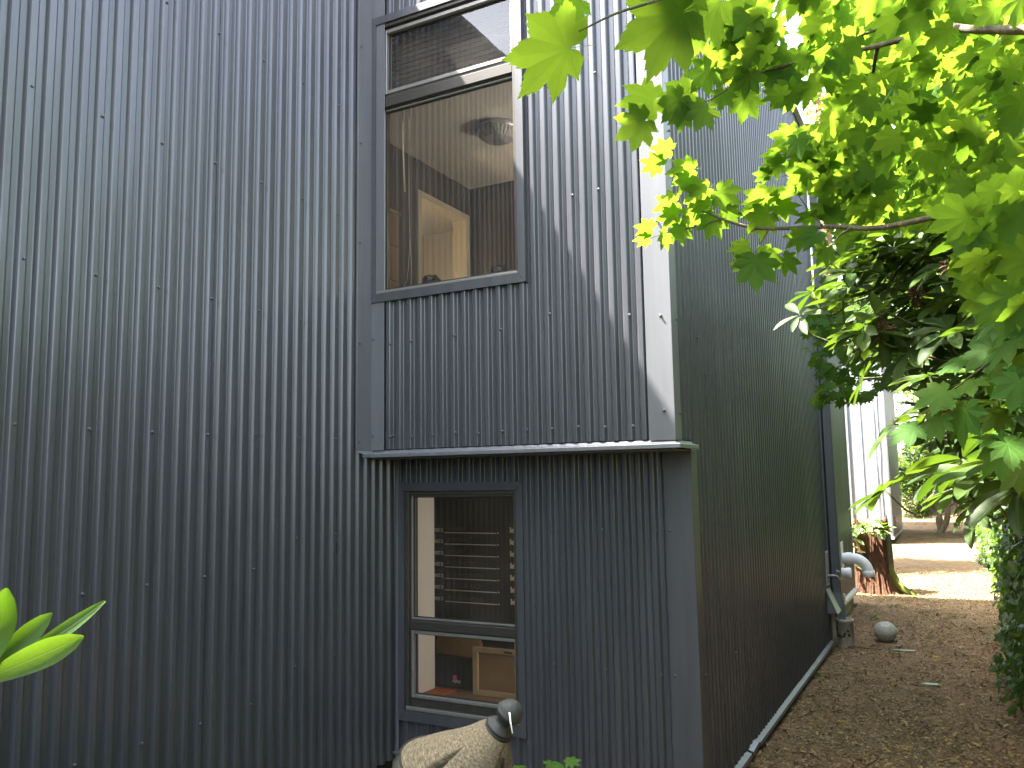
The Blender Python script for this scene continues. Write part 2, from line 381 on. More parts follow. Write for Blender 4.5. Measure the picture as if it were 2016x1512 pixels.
def sheet(parent, mp, s0, s1, z0, z1, phase, holes=(), ribs=12, name='siding_sheet', mat='siding', **pk):
    """corrugated sheets from s0 to s1, each about `ribs` ribs wide with an overlap; mp(s, h, z) -> world"""
    edges = [s0]; k = math.ceil((s0-phase+PP*2)/(PP*ribs))
    while phase+k*PP*ribs+.029 < s1-.1: edges.append(phase+k*PP*ribs+.029); k += 1
    edges.append(s1)
    for n in range(len(edges)-1):
        a, b = edges[n], edges[n+1]; lift = .0018*(n % 2)
        if n < len(edges)-2: b += .004
        ex = [q for h in holes for q in h[:2]]
        S_, H_ = profile(a, b, phase, ex, **pk); mb = MB()
        for i in range(len(S_)-1):
            m = (S_[i]+S_[i+1])/2; segs = [(z0, z1)]
            for (ha, hb, hz0, hz1) in holes:
                if ha < m < hb:
                    ns = []
                    for (c, d) in segs:
                        if hz0 > c: ns.append((c, min(d, hz0)))
                        if hz1 < d: ns.append((max(c, hz1), d))
                    segs = ns
            for (c, d) in segs:
                cuts = [c, d]
                for q in range(len(cuts)-1):
                    mb.quad(mp(S_[i], H_[i]+lift, c), mp(S_[i+1], H_[i+1]+lift, c), mp(S_[i+1], H_[i+1]+lift, d), mp(S_[i], H_[i]+lift, d))
        if not mb.v: continue
        Va = np.array(mb.v); key = np.round(Va*1e5).astype(np.int64); _, ix, inv = np.unique(key, axis=0, return_index=True, return_inverse=True); inv = inv.ravel()
        obj(name, Va[ix], [tuple(int(inv[j]) for j in f) for f in mb.f], M[mat], parent, True)

HOUSE = thing('house', 'dark grey corrugated metal building with a projecting upper bay and two bronze windows', 'building', (0, 0, 0))
W_, R_, ZB, ZA, ZC, Z0 = 1.675, .225, 1.70, 4.66, 4.86, .06
mpA = lambda s, h, z: (h, s, z)
mpB = lambda s, h, z: (s, -h, z)
mpD = lambda s, h, z: (s, R_-h, z)
mpC = lambda s, h, z: (W_+h, s, z)
sheet(HOUSE, mpA, -6.4, -.005, Z0, ZA, -1.9264-.004, ribs=12)
sheet(HOUSE, mpA, -.004, R_-.004, Z0, ZB-.02, -1.9264-.004, ribs=40)
UW = (.0, .962, 2.505, 4.15); LW = (.031, .806, .262, 1.527)
sheet(HOUSE, mpB, .088, 1.572, ZB+.005, ZA+.2, .118, holes=[(UW[0]+.02, UW[1]-.02, UW[2]+.02, UW[3]-.02)], ribs=13)
sheet(HOUSE, mpD, .012, 1.562, .10, ZB-.03, .137, holes=[(LW[0]+.02, LW[1]-.02, LW[2]+.02, LW[3]-.02)], ribs=12)
sheet(HOUSE, mpC, .072, R_+.02, ZB+.005, ZC, .2297, ribs=40, mat='siding_shaded', sw=.0095)  # darkened paint and steeper ribs deepen the side wall's shade
sheet(HOUSE, mpC, R_+.021, .305, ZB-.03, ZC, .2297, ribs=40, mat='siding_shaded', sw=.0095)
sheet(HOUSE, mpC, .303, 4.46, Z0, ZC, .2297, ribs=12, mat='siding_shaded', sw=.0095)
sheet(HOUSE, mpC, 4.46, 6.46, .29, ZC-1.74, .2297, ribs=12)
mpN = lambda s, h, z: (s, 6.46+h, z)
sheet(HOUSE, mpN, -1.6, W_, .29, ZC-1.74, .05, ribs=12)
mpW = lambda s, h, z: (-1.6+h, s, z)
sheet(HOUSE, mpW, 6.46, 14.0, .29, ZC-1.74, .05, ribs=16)
for a, b in (((-.08, -6.4, .0), (-.03, .06, ZA)), ((-.08, .061, .0), (-.03, R_+.06, 1.74))): MB().box(a, b).build('sheathing', M['gasket'], HOUSE)
for yo, (x0, x1, z0, z1), lo, hi in ((.022, UW, 1.66, ZA+.2), (R_+.022, LW, .0, 1.66)):
    for a, b in (((-.03, lo), (x0+.03, hi)), ((x1-.03, lo), (W_-.03, hi)), ((x0+.03, lo), (x1-.03, z0+.03)), ((x0+.03, z1-.03), (x1-.03, hi))): MB().box((a[0], yo, a[1]), (b[0], yo+.05, b[1])).build('sheathing', M['gasket'], HOUSE)
MB().box((W_-.07, .08, 1.67), (W_-.03, .30, ZC)).build('sheathing', M['gasket'], HOUSE)
MB().box((W_-.07, .301, .0), (W_-.03, 4.46, ZC)).build('sheathing', M['gasket'], HOUSE)
# trims
def panel(name, mat, a, b, parent=HOUSE, r=.002): return MB().bbox(a, b, r).build(name, M[mat], parent)
panel('inner_corner_trim', 'trim', (.0085, -.135, 1.702), (.0125, -.0135, ZA))
panel('inner_corner_trim', 'trim', (.0085, -.0135, 1.701), (.096, -.0095, ZA+.18))
panel('outer_corner_trim', 'trim', (1.566, -.0135, 1.699), (1.6885, -.0095, ZC))
panel('outer_corner_trim', 'trim', (1.6845, -.0094, 1.699), (1.6885, .078, ZC))
panel('outer_corner_trim', 'casing', (1.556, .2115, .09), (1.6885, .2155, 1.664))
panel('outer_corner_trim', 'casing', (1.6845, .2156, .06), (1.6885, .312, 1.664))
panel('inner_corner_trim', 'trim', (.0085, .2105, .10), (.030, .2150, 1.664))
panel('end_trim', 'trim', (W_+.0095, 4.445, .06), (W_+.0135, 4.50, ZC))
panel('end_trim', 'trim', (W_+.0095, 6.40, .29), (W_+.0135, 6.475, ZC-1.74))
# drip flashing under the bay, wrapping the corner
def flashing():
    path = [np.array((.0135, -.140)), np.array((.0135, -.0), ), np.array((W_+.002, -.0)), np.array((W_+.002, R_+.03))]
    prof = [(.004, 1.700), (.012, 1.688), (.036, 1.684), (.040, 1.680), (.040, 1.664), (.036, 1.662)]
    offs = [np.array((1., 0)), np.array((1., -1.)), np.array((1., -1.)), np.array((1., 0.))]
    V = []; F = []
    for p, o in zip(path, offs):
        for d, z in prof:
            q = p+o*d
            V.append((q[0], q[1], z))
    n = len(prof)
    for i in range(3):
        for k in range(n-1): F.append((i*n+k, (i+1)*n+k, (i+1)*n+k+1, i*n+k+1))
    return V, F
V, F = flashing(); obj('drip_flashing', V, F, M['flash'], HOUSE)
panel('soffit', 'trim', (-.05, -.004, 1.655), (W_+.004, R_+.01, 1.661))
# base flashing along the side wall, in lengths
for a, b, tilt in ((.32, 1.06, 0), (1.09, 1.24, .012), (1.27, 2.86, 0), (2.865, 4.40, 0)):
    m = MB(); x0 = W_+.006
    prof = [(x0, .082), (x0+.006, .078), (x0+.030, .070), (x0+.031, .048), (x0+.024, .046)]
    for k in range(len(prof)-1):
        m.quad((prof[k][0], a, prof[k][1]), (prof[k][0], b, prof[k][1]+tilt), (prof[k+1][0], b, prof[k+1][1]+tilt), (prof[k+1][0], a, prof[k+1][1]))
    m.build('base_flashing', M['flash'], HOUSE)
m = MB(); x0 = W_+.006
for (p, q) in (((x0, .318), (x0+.034, .300)), ((x0+.034, .300), (x0+.035, .268))):
    m.quad((p[0], 4.62, p[1]), (p[0], 6.47, p[1]-.02), (q[0], 6.47, q[1]-.02), (q[0], 4.62, q[1]))
m.build('base_flashing', M['fascia'], HOUSE)
MB().bbox((W_-.2, .26, -.6), (W_-.012, 4.46, .055), .005).build('foundation', M['concrete'], HOUSE)
MB().bbox((W_-.2, 4.461, -.6), (W_-.012, 6.45, .30), .005).build('foundation', M['concrete'], HOUSE)
MB().bbox((-.3, R_+.012, -.6), (W_-.21, R_+.15, .12), .005).build('foundation', M['concrete'], HOUSE)
panel('base_flashing', 'trim', (.0, R_-.03, .085), (1.56, R_+.01, .099))
# roof and fascia
panel('roof', 'trim', (-6, -6.4, ZA+.001), (-.012, 0, ZA+.05))
panel('roof', 'trim', (-6, .001, ZC+.001), (W_-.012, 4.5, ZC+.05))
panel('roof', 'trim', (-6, 4.501, ZC-1.74), (W_-.012, 6.45, ZC-1.69))
panel('roof_fascia', 'fascia', (W_+.012, .08, ZC-.07), (W_+.055, 4.56, ZC+.07))
panel('roof_fascia', 'fascia', (W_-.05, 4.501, ZC-.07), (W_+.055, 4.56, ZC-.0701))
MB().box((-6, -6.4, ZA), (-5.9, 6.45, Z0)).build('rear_wall', M['trim'], HOUSE)
MB().box((-6, -6.5, ZA), (0, -6.41, Z0)).build('rear_wall', M['trim'], HOUSE)
# screws
def screw_mesh():
    m = MB(); m.lathe([(.0001, .0), (.0075, .0), (.0078, .0012), (.0058, .0024)], (0, 0, 0), (0, 0, 1), 10)
    m.lathe([(.0050, .0020), (.0050, .0072), (.0042, .0080), (.0001, .0082)], (0, 0, 0), (0, 0, 1), 6)
    return rawmesh('screw', m.v, m.f, M['screw'])
SCREW = screw_mesh()
def screw(pos, nrm):
    o = bpy.data.objects.new('screw', SCREW); COL.objects.link(o); o.parent = HOUSE
    q = Vector(nrm).to_track_quat('Z', 'Y'); o.rotation_mode = 'QUATERNION'; o.rotation_quaternion = q @ Matrix.Rotation(random.random()*6, 4, 'Z').to_quaternion(); o.location = pos
for z in (3.53, 2.926, 2.319, 1.749, 1.160, .581):
    for k in range(-1, 7):
        y = -1.9264+.2712*k
        if y > -.2: continue
        zz = z+random.uniform(-.008, .008)
        if k >= 5 and z < 1.5: zz += .115
        screw((DP/2, y+random.uniform(-.004, .004), zz), (1, 0, 0))
for k in range(11): screw((.118+.0165+2*k*PP, -DP/2+.002, 1.772+random.uniform(-.006, .006)), (0, -1, 0))
screw((.136+PP*.1, .004, 1.776), (0, -1, 0)); screw((1.045*.86+.03, .004, 1.773), (0, -1, 0))
for k, z in ((0, 2.27), (1, 2.272), (3, 2.276), (5, 2.28), (7, 2.33), (8, 2.90), (9, 2.905), (7, 3.50), (9, 3.49), (10, 2.28), (8, 3.52)):
    if k*2*PP+.118+.0165 < .97 and z > 2.48: continue
    screw((.118+.0165+2*k*PP, -DP/2+.002, z), (0, -1, 0))
for z in (1.83, 2.26, 2.70, 3.16, 3.6): screw((1.640, -.0135, z), (0, -1, 0)); screw((1.6885, .062, z-.01), (1, 0, 0))
for z in (1.745, 2.27, 2.82, 3.38, 3.94): screw((.0125, -.118, z), (1, 0, 0)); screw((.026, -.0135, z+.035), (0, -1, 0)) if z < 2.4 or z > 3.9 else None
for z in (1.285, .63): 
    for k in range(6):
        x = .137+.0125+4*k*PP
        if x < .82 and z < 1.5 and x > .03: continue
        screw((x, R_-DP/2+.002, z), (0, -1, 0))
    screw((1.575, .2115, z+.004), (0, -1, 0)); screw((1.6885, .298, z+.002), (1, 0, 0))
for k in range(4): screw((.137+.0125+4*k*PP, R_-DP/2+.002, 1.585), (0, -1, 0))
for y, z in ((.43, 1.09), (.55, 2.05), (1.3, 1.31), (1.5, .82), (2.4, 1.33), (2.9, .6), (.9, .62), (.42, 2.22), (3.1, 1.9)): screw((W_+DP/2, y, z), (1, 0, 0))

# ------------------------------------------------------------------ windows (parts of the house)
def frame_rect(m, x0, x1, z0, z1, wl, wr, wb, wt, y0, y1, r=.003):
    m.bbox((x0, y0, z0), (x0+wl, y1, z1), r); m.bbox((x1-wr, y0, z0), (x1, y1, z1), r)
    m.bbox((x0+wl, y0, z0), (x1-wr, y1, z0+wb), r); m.bbox((x0+wl, y0, z1-wt), (x1-wr, y1, z1), r)
def window(prefix, yo, casing, body, lights, mull):
    """casing (x0,x1,z0,z1,w): grey trim round the opening; body: bronze frame; lights: sashes with glass"""
    x0, x1, z0, z1, cw, cb, ct = casing
    m = MB()
    # mitred casing
    for q in (((x0, z0), (x1, z0), (x1-cw, z0+cb), (x0+cw, z0+cb)), ((x1, z0), (x1, z1), (x1-cw, z1-ct), (x1-cw, z0+cb)), ((x1, z1), (x0, z1), (x0+cw, z1-ct), (x1-cw, z1-ct)), ((x0, z1), (x0, z0), (x0+cw, z0+cb), (x0+cw, z1-ct))):
        c = np.mean(np.array(q), 0); qq = [(c+(np.array(t)-c)*.9985) for t in q]
        f = [(t[0], yo-.021, t[1]) for t in qq]; b = [(t[0], yo+.012, t[1]) for t in qq]
        m.add(f+b, [(0, 1, 2, 3), (7, 6, 5, 4), (0, 4, 5, 1), (1, 5, 6, 2), (2, 6, 7, 3), (3, 7, 4, 0)])
    win = m.build('window', M['casing'], HOUSE)
    a0, a1, b0, b1 = body
    m = MB(); frame_rect(m, a0, a1, b0, b1, .022, .022, .022, .022, yo-.010, yo+.085); m.build('window_frame', M['frame'], win)
    m = MB(); m.bbox((a0+.0225, yo-.004, mull[0]), (a1-.0225, yo+.07, mull[1])); m.build('mullion', M['frame'], win)
    for (lx0, lx1, lz0, lz1, sw, sash) in lights:
        m = MB(); frame_rect(m, lx0-sw, lx1+sw, lz0-sw, lz1+sw, sw, sw, sw, sw, yo+.002 if sash else yo+.016, yo+.05); m.build('sash' if sash else 'glazing_bead', M['bead'], win)
        g0, g1 = (b0+.0225, mull[0]-.0005) if lz1 < mull[0]+.01 else (mull[1]+.0005, b1-.0225)
        m = MB(); L0, L1, L2, L3 = lx0-sw-.0005, lx1+sw+.0005, lz0-sw-.0005, lz1+sw+.0005
        for q0, q1 in (((a0+.0225, g0), (L0, g1)), ((L1, g0), (a1-.0225, g1)), ((L0+.0005, g0), (L1-.0005, L2)), ((L0+.0005, L3), (L1-.0005, g1))):
            if q1[0]-q0[0] > .001 and q1[1]-q0[1] > .001: m.box((q0[0], yo+.008, q0[1]), (q1[0], yo+.06, q1[1]))
        m.build('rail', M['frame'], win)
        m = MB(); frame_rect(m, lx0, lx1, lz0, lz1, .005, .005, .005, .005, yo+.022, yo+.032, .001); m.build('gasket', M['gasket'], win)
        MB().quad((lx0, yo+.028, lz0), (lx1, yo+.028, lz0), (lx1, yo+.028, lz1), (lx0, yo+.028, lz1)).build('pane', M['glass'], win)
    return win
w1 = window('upper', 0, (UW[0], UW[1], UW[2], UW[3], .040, .045, .045), (.0405, .9215, 2.5505, 4.1045),
       [(.078, .900, 2.580, 3.595, .012, False), (.098, .885, 3.712, 4.050, .022, True)], (3.612, 3.672))
w1['label'] = 'tall upper bay window, small sash above a large pane'
w2 = window('lower', R_, (LW[0], LW[1], LW[2], LW[3], .038, .055, .045), (.0695, .7675, .3175, 1.4815),
       [(.104, .752, .800, 1.450, .012, False), (.118, .735, .398, .715, .018, True)], (.738, .786))
w2['label'] = 'small lower window with chalk lettering behind it'
MB().bbox((.075, R_-.018, .318), (.765, R_+.02, .338), .003).build('sill', M['bead'], w2)
MB().bbox((.045, -.018, 2.5505), (.918, .02, 2.566), .003).build('sill', M['bead'], w1)

# ------------------------------------------------------------------ rooms behind the windows
XL, YB2, CZ = -1.087, 2.883, 4.25
def wallq(name, mat, *q, parent=HOUSE):
    m = MB(); [m.quad(*k) for k in q]; return m.build(name, M[mat], parent)
wallq('ceiling', 'ceil', ((XL, .1, CZ), (1.6, .1, CZ), (1.6, YB2, CZ), (XL, YB2, CZ)))
wallq('room_wall', 'wallbrown', ((XL, YB2, 1.75), (1.6, YB2, 1.75), (1.6, YB2, CZ), (XL, YB2, CZ)))
D0, D1, DZ = 2.075, 2.80, 3.93
wallq('room_wall', 'wallbrown', ((XL, .1, 1.75), (XL, D0, 1.75), (XL, D0, CZ), (XL, .1, CZ)), ((XL, D1, 1.75), (XL, YB2, 1.75), (XL, YB2, CZ), (XL, D1, CZ)), ((XL, D0, DZ), (XL, D1, DZ), (XL, D1, CZ), (XL, D0, CZ)))
wallq('room_wall', 'ceil', ((1.6, .1, 1.75), (1.6, YB2, 1.75), (1.6, YB2, CZ), (1.6, .1, CZ)))
wallq('room_wall', 'wallbrown', ((XL, .1, 1.75), (.03, .1, 1.75), (.03, .1, CZ), (XL, .1, CZ)), ((.935, .1, 1.75), (1.6, .1, 1.75), (1.6, .1, CZ), (.935, .1, CZ)), ((.03, .1, 1.75), (.935, .1, 1.75), (.935, .1, 2.53), (.03, .1, 2.53)), ((.03, .1, 4.12), (.935, .1, 4.12), (.935, .1, CZ), (.03, .1, CZ)))
wallq('window_reveal', 'wallbrown', ((.03, .05, 2.53), (.03, .1, 2.53), (.03, .1, 4.12), (.03, .05, 4.12)), ((.935, .05, 2.53), (.935, .1, 2.53), (.935, .1, 4.12), (.935, .05, 4.12)), ((.03, .05, 2.53), (.935, .05, 2.53), (.935, .1, 2.53), (.03, .1, 2.53)), ((.03, .05, 4.12), (.935, .05, 4.12), (.935, .1, 4.12), (.03, .1, 4.12)))
wallq('room_floor', 'wood', ((XL-1.6, .1, 1.75), (1.6, .1, 1.75), (1.6, YB2+1, 1.75), (XL-1.6, YB2+1, 1.75)))
m = MB(); m.bbox((XL-.14, D0-.055, 1.75), (XL+.012, D0, DZ+.055)); m.bbox((XL-.14, D1, 1.75), (XL+.012, D1+.055, DZ+.055)); m.bbox((XL-.14, D0, DZ), (XL+.012, D1, DZ+.055)); m.build('door_frame', M['doorframe'], HOUSE)
wallq('hall_wall', 'wallpale', ((-2.3, 1.0, 1.75), (-2.3, 3.9, 1.75), (-2.3, 3.9, 3.349), (-2.3, 1.0, 3.349)), ((-2.3, 1.0, 3.353), (-2.3, 3.9, 3.353), (-2.3, 3.9, CZ), (-2.3, 1.0, CZ)), ((-2.3, 3.9, 1.75), (XL-.15, 3.9, 1.75), (XL-.15, 3.9, CZ), (-2.3, 3.9, CZ)), ((-2.3, 1., 1.75), (XL-.15, 1., 1.75), (XL-.15, 1., CZ), (-2.3, 1., CZ)))
wallq('hall_ceiling', 'ceil', ((-2.3, 1, CZ), (XL-.14, 1, CZ), (XL-.14, 3.9, CZ), (-2.3, 3.9, CZ)))
MB().quad((-2.302, 1, 3.34), (-2.302, 3.9, 3.34), (-2.302, 3.9, 3.36), (-2.302, 1, 3.36)).build('hall_wall_joint', M['black'], HOUSE)
# lower room
wallq('room_wall', 'white', ((-.02, R_+.09, .12), (-.02, .64, .12), (-.02, .64, 1.6), (-.02, R_+.09, 1.6)), ((-.02, .64, .12), (-.3, .64, .12), (-.3, .64, 1.6), (-.02, .64, 1.6)))
wallq('room_wall', 'wallbrown', ((-1.6, 1.56, .1), (1.6, 1.56, .1), (1.6, 1.56, 1.64), (-1.6, 1.56, 1.64)), ((1.6, R_+.09, .1), (1.6, 1.56, .1), (1.6, 1.56, 1.64), (1.6, R_+.09, 1.64)), ((-1.6, .6, .1), (-1.6, 1.56, .1), (-1.6, 1.56, 1.64), (-1.6, .6, 1.64)))
wallq('ceiling', 'ceil', ((-1.6, R_+.09, 1.62), (1.6, R_+.09, 1.62), (1.6, 1.56, 1.62), (-1.6, 1.56, 1.62)))
wallq('room_floor', 'wood', ((-1.6, R_+.09, .125), (1.6, R_+.09, .125), (1.6, 1.56, .125), (-1.6, 1.56, .125)))
wallq('room_wall', 'wallbrown', ((-.3, R_+.09, .12), (.06, R_+.09, .12), (.06, R_+.09, 1.6), (-.3, R_+.09, 1.6)), ((.775, R_+.09, .12), (1.6, R_+.09, .12), (1.6, R_+.09, 1.6), (.775, R_+.09, 1.6)), ((.06, R_+.09, .12), (.775, R_+.09, .12), (.775, R_+.09, .31), (.06, R_+.09, .31)), ((.06, R_+.09, 1.49), (.775, R_+.09, 1.49), (.775, R_+.09, 1.6), (.06, R_+.09, 1.6)))

# things in the rooms
t = thing('ceiling_lamp', 'round ribbed glass ceiling lamp seen through the upper window', 'lamp', (-.18, 1.80, CZ))
MB().lathe([(.0, -.005), (.17, -.006), (.175, -.03), (.16, -.045)], (-.18, 1.80, CZ), (0, 0, 1), 40).build('base_ring', M['zinc'], t, True)
m = MB(); n = 64; o = np.array((-.18, 1.80, CZ))
prof = [(.16, -.04), (.15, -.075), (.11, -.105), (.05, -.12), (.001, -.123)]; Vv = []; Ff = []
for i, (r, h) in enumerate(prof):
    for k in range(n):
        a = 2*math.pi*k/n; rr = r*(1+(.02 if k % 2 else -.02)*(1 if i < 3 else 0)); Vv.append(o+np.array((rr*math.cos(a), rr*math.sin(a), h)))
for i in range(len(prof)-1):
    for k in range(n): Ff.append((i*n+k, i*n+(k+1) % n, (i+1)*n+(k+1) % n, (i+1)*n+k))
m.add(Vv, Ff).build('ribbed_shade', M['zinc'], t)
t = thing('hall_lamp', 'glowing wall lamp in the hall beyond the upper doorway', 'lamp', (-2.28, 2.0, 3.0))
MB().lathe([(.03, 0), (.035, .02), (.015, .05), (.0, .055)], (-2.28, 2.0, 3.0), (1, 0, 0), 16).build('wall_plate', M['brass'], t, True)
gm = NT('lamp_glow'); em = gm.n('ShaderNodeEmission'); em.inputs[0].default_value = (1, .66, .30, 1); em.inputs[1].default_value = 2; gm.l(em.outputs[0], gm.out.inputs[0])
MB().lathe([(.0, -.09), (.05, -.085), (.07, .0), (.05, .085), (.0, .09)], (-2.16, 2.0, 3.02), (0, 0, 1), 16).build('shade', gm.m, t, True)
pl = bpy.data.lights.new('hall_lamp_bulb', 'POINT'); pl.energy = 2.0; pl.color = (1, .88, .66); pl.shadow_soft_size = .06
po = bpy.data.objects.new('bulb', pl); COL.objects.link(po); po.parent = t; po.location = (.16, 0.0, .16)
t = thing('added_uplight', 'added unseen uplight that brightens the upper room ceiling', 'lamp', (1.2, 2.3, 1.75))  # assumed lamp, out of view, added to brighten the ceiling
MB().lathe([(.0, 0), (.13, .002), (.13, .015), (.015, .03)], (1.2, 2.3, 1.75), (0, 0, 1), 24).build('base', M['black'], t, True)
MB().tube([(1.2, 2.3, 1.77), (1.2, 2.3, 3.1)], .012, 10).build('pole', M['black'], t, True)
MB().lathe([(.02, 0), (.12, .10), (.15, .16)], (1.2, 2.3, 3.08), (0, 0, 1), 24).build('bowl', M['black'], t, True)
pl = bpy.data.lights.new('added_uplight_bulb', 'POINT'); pl.energy = 4.6; pl.color = (1, .92, .80); pl.shadow_soft_size = .07
po = bpy.data.objects.new('bulb', pl); COL.objects.link(po); po.parent = t; po.location = (0, 0, 1.50)
t = thing('added_room_lamp', 'added unseen lamp lighting the lower room, right of the window', 'lamp', (1.47, .43, .326))  # assumed lamp, out of view, added to brighten the lower room
MB().lathe([(.0, 0), (.07, .002), (.06, .02), (.02, .05), (.02, .22)], (1.47, .43, .326), (0, 0, 1), 20).build('foot', M['brass'], t, True)
MB().lathe([(.14, .20), (.08, .40)], (1.47, .43, .326), (0, 0, 1), 24).build('shade', M['cord'], t, True)
pl = bpy.data.lights.new('added_room_lamp_bulb', 'POINT'); pl.energy = 2.2; pl.color = (1, .93, .84); pl.shadow_soft_size = .05
po = bpy.data.objects.new('bulb', pl); COL.objects.link(po); po.parent = t; po.location = (0, 0, .46)
t = thing('wall_hanging', 'brown paper wall hanging on a rod beside the upper doorway', 'wall hanging', (XL+.02, 1.65, 3.68))
MB().tube([(XL+.02, 1.52, 3.685), (XL+.02, 1.745, 3.685)], .012, 10).build('rod', M['wood'], t, True)
for k, (a, b) in enumerate(((3.405, 3.675), (3.12, 3.400), (2.84, 3.115))): MB().bbox((XL+.012, 1.55, a), (XL+.02, 1.735, b), .002).build('paper_panel', M['cork'], t)
t = thing('blind', 'brown slatted blind drawn up behind the upper sash, cords hanging', 'blind', (.48, .13, 4.2))
for k in range(15): MB().bbox((.05, .118, 3.735+k*.030), (.92, .138, 3.762+k*.030), .002).build('slat', M['wallbrown'], t)
def aty(px, py, y):
    v = fw+rt*(px-1008)/FPX+up*(756-py)/FPX; return CAM+v*((y-CAM[1])/v[1])
MB().tube([aty(793, 205, .11), aty(794, 300, .11), aty(797, 378, .11)], .0045, 8).build('tilt_wand', M['cord'], t, True)
MB().tube(curve([aty(806, 205, .105), aty(805, 380, .105), aty(807, 470, .105), aty(802, 545, .105), aty(795, 564, .105)]), .0013, 6).build('pull_cord', M['cord'], t, True)
MB().tube(curve([aty(805, 205, .107), aty(806, 430, .107), aty(810, 520, .107), aty(809, 566, .107)]), .0013, 6).build('pull_cord', M['cord'], t, True)
for lab, (px, py), (hw, hh) in (('dark lumpy ornament on the upper sill, left of the pair', (850, 556), (.052, .036)), ('dark lumpy ornament on the upper sill, right of the pair', (985, 538), (.048, .038))):
    v = fw+rt*(px-1008)/FPX+up*(756-py)/FPX; c = CAM+v*((.15-CAM[1])/v[1]); n1, n2 = 18, 12; V = []; F = []
    for i in range(n2+1):
        for k in range(n1):
            a, b = math.pi*i/n2, 2*math.pi*k/n1; d = np.array((math.sin(a)*math.cos(b), math.sin(a)*math.sin(b), math.cos(a)))
            q = 1+.28*math.sin(3*b+2*a)*math.sin(a)+.18*math.sin(5*a+b); V.append(c+d*np.array((hw, .04, hh))*q)
    for i in range(n2):
        for k in range(n1): F.append((i*n1+k, i*n1+(k+1) % n1, (i+1)*n1+(k+1) % n1, (i+1)*n1+k))
    tag(obj('ornament', V, F, M['knob'], None, True, c-np.array((0, 0, .03))), lab, 'ornament', 'ornaments on the sill')
# chalkboard
YC = 1.5
t = thing('chalkboard', 'dark chalkboard lettered in rows behind the lower window', 'chalkboard', (0, YC, .5))
MB().bbox((-1.5, YC+.002, .2), (1.5, YC+.03, 1.6), .003).build('panel', M['board'], t)
def text(s, x, z, h, mat, parent, y=YC-.002, bold=.0, rot=0, xs=1., shear=0., nrm=-1, align='LEFT'):
    c = bpy.data.curves.new('lettering', 'FONT'); c.body = s; c.size = h; c.offset = bold; c.shear = shear; c.align_x = align; c.resolution_u = 3
    o = bpy.data.objects.new('tmp', c); COL.objects.link(o); bpy.context.view_layer.update()
    me = bpy.data.meshes.new_from_object(o.evaluated_get(bpy.context.evaluated_depsgraph_get())); bpy.data.objects.remove(o)
    me.materials.clear(); me.materials.append(M[mat])
    q = bpy.data.objects.new('lettering', me); COL.objects.link(q); q.parent = parent; off = OFF[parent.name]
    q.matrix_local = Matrix.Translation(Vector((x, y, z))-Vector(off)) @ Matrix.Rotation(math.pi/2, 4, 'X') @ Matrix.Rotation(rot, 4, 'Z') @ Matrix.Diagonal((xs, 1, 1, 1)); return q
rows = [1.172+(.690-1.172)*k/6 for k in range(7)]
hand = ['see Hawaii', 'go heli-skiing!!!', 'visit Japan', 'visit Emma Wat', 'learn to be a better person', 'GET A CAR BACK', 'go to the Caribbean']
for k, z in enumerate(rows):
    text('Before I die I want to', -.512, z, .052, 'ink', t, bold=.0012, xs=.46, align='RIGHT')
    MB().quad((-.500, YC-.002, z-.008), (-.075, YC-.002, z-.008), (-.075, YC-.002, z-.002), (-.500, YC-.002, z-.002)).build('rule', M['ink'], t)
    MB().lathe([(.0, 0), (.0055, 0), (.0055, .001)], (-.062, YC-.001, z-.003), (0, -1, 0), 8).build('rule_dot', M['ink'], t)
    text('Before I die I want to', .030, z+.002, .052, 'ink', t, bold=.0012, xs=.50)
    text(hand[k], -.485, z+.012, .050, 'chalk', t, xs=.72 if len(hand[k]) < 20 else .55, shear=.15, rot=random.uniform(-.02, .02))
# desk, laptop, chair, framed board, paper
t = thing('low_table', 'low brown table behind the lower window', 'table', (.3, .75, .125))
MB().bbox((-.02, .40, .295), (1.55, 1.45, .325), .004).build('tabletop', M['cork'], t)
for x, y in ((.04, .46), (1.39, .46), (.04, 1.39), (1.39, 1.39)): MB().bbox((x-.02, y-.02, .125), (x+.02, y+.02, .2945), .003).build('leg', M['cork'], t)
t = thing('laptop', 'open black laptop seen from behind through the lower window', 'laptop', (.12, .72, .326))
MB().bbox((-.055, .68, .326), (.245, .90, .342), .004).build('base', M['black'], t)
A0 = np.array((-.085, .70, .514)); A1 = np.array((.250, .70, .500)); A2 = np.array((.246, .66, .333)); A3 = np.array((-.055, .66, .335)); th = np.array((0, .010, 0))
m = MB().add([A0, A1, A2, A3, A0+th, A1+th, A2+th, A3+th], [(3, 2, 1, 0), (4, 5, 6, 7), (0, 1, 5, 4), (1, 2, 6, 5), (2, 3, 7, 6), (3, 0, 4, 7)]); lid = m.build('lid', M['black'], t)
lc = at(897, 1334, 5.06)
def lidp(px, py):
    v = fw+rt*(px-1008)/FPX+up*(756-py)/FPX; nrm = np.cross(A1-A0, A3-A0); tt = ((A0-CAM)@nrm)/(v@nrm); return CAM+v*tt
e = np.array((0, -.0025, 0))
MB().quad(lidp(892, 1338)+e, lidp(900, 1338)+e, lidp(899.5, 1329.5)+e, lidp(892, 1329)+e).build('pink_square', M['pink'], lid)
text('Graphite', lidp(908, 1340)[0], lidp(908, 1340)[2], .026, 'white', lid, y=lidp(908, 1340)[1]-.006, rot=math.pi, shear=.25, xs=.6)
t = thing('chair', 'tan chair with rounded back behind the laptop', 'chair', (-.05, 1.1, .125))
m = MB(); n = 10; V = []
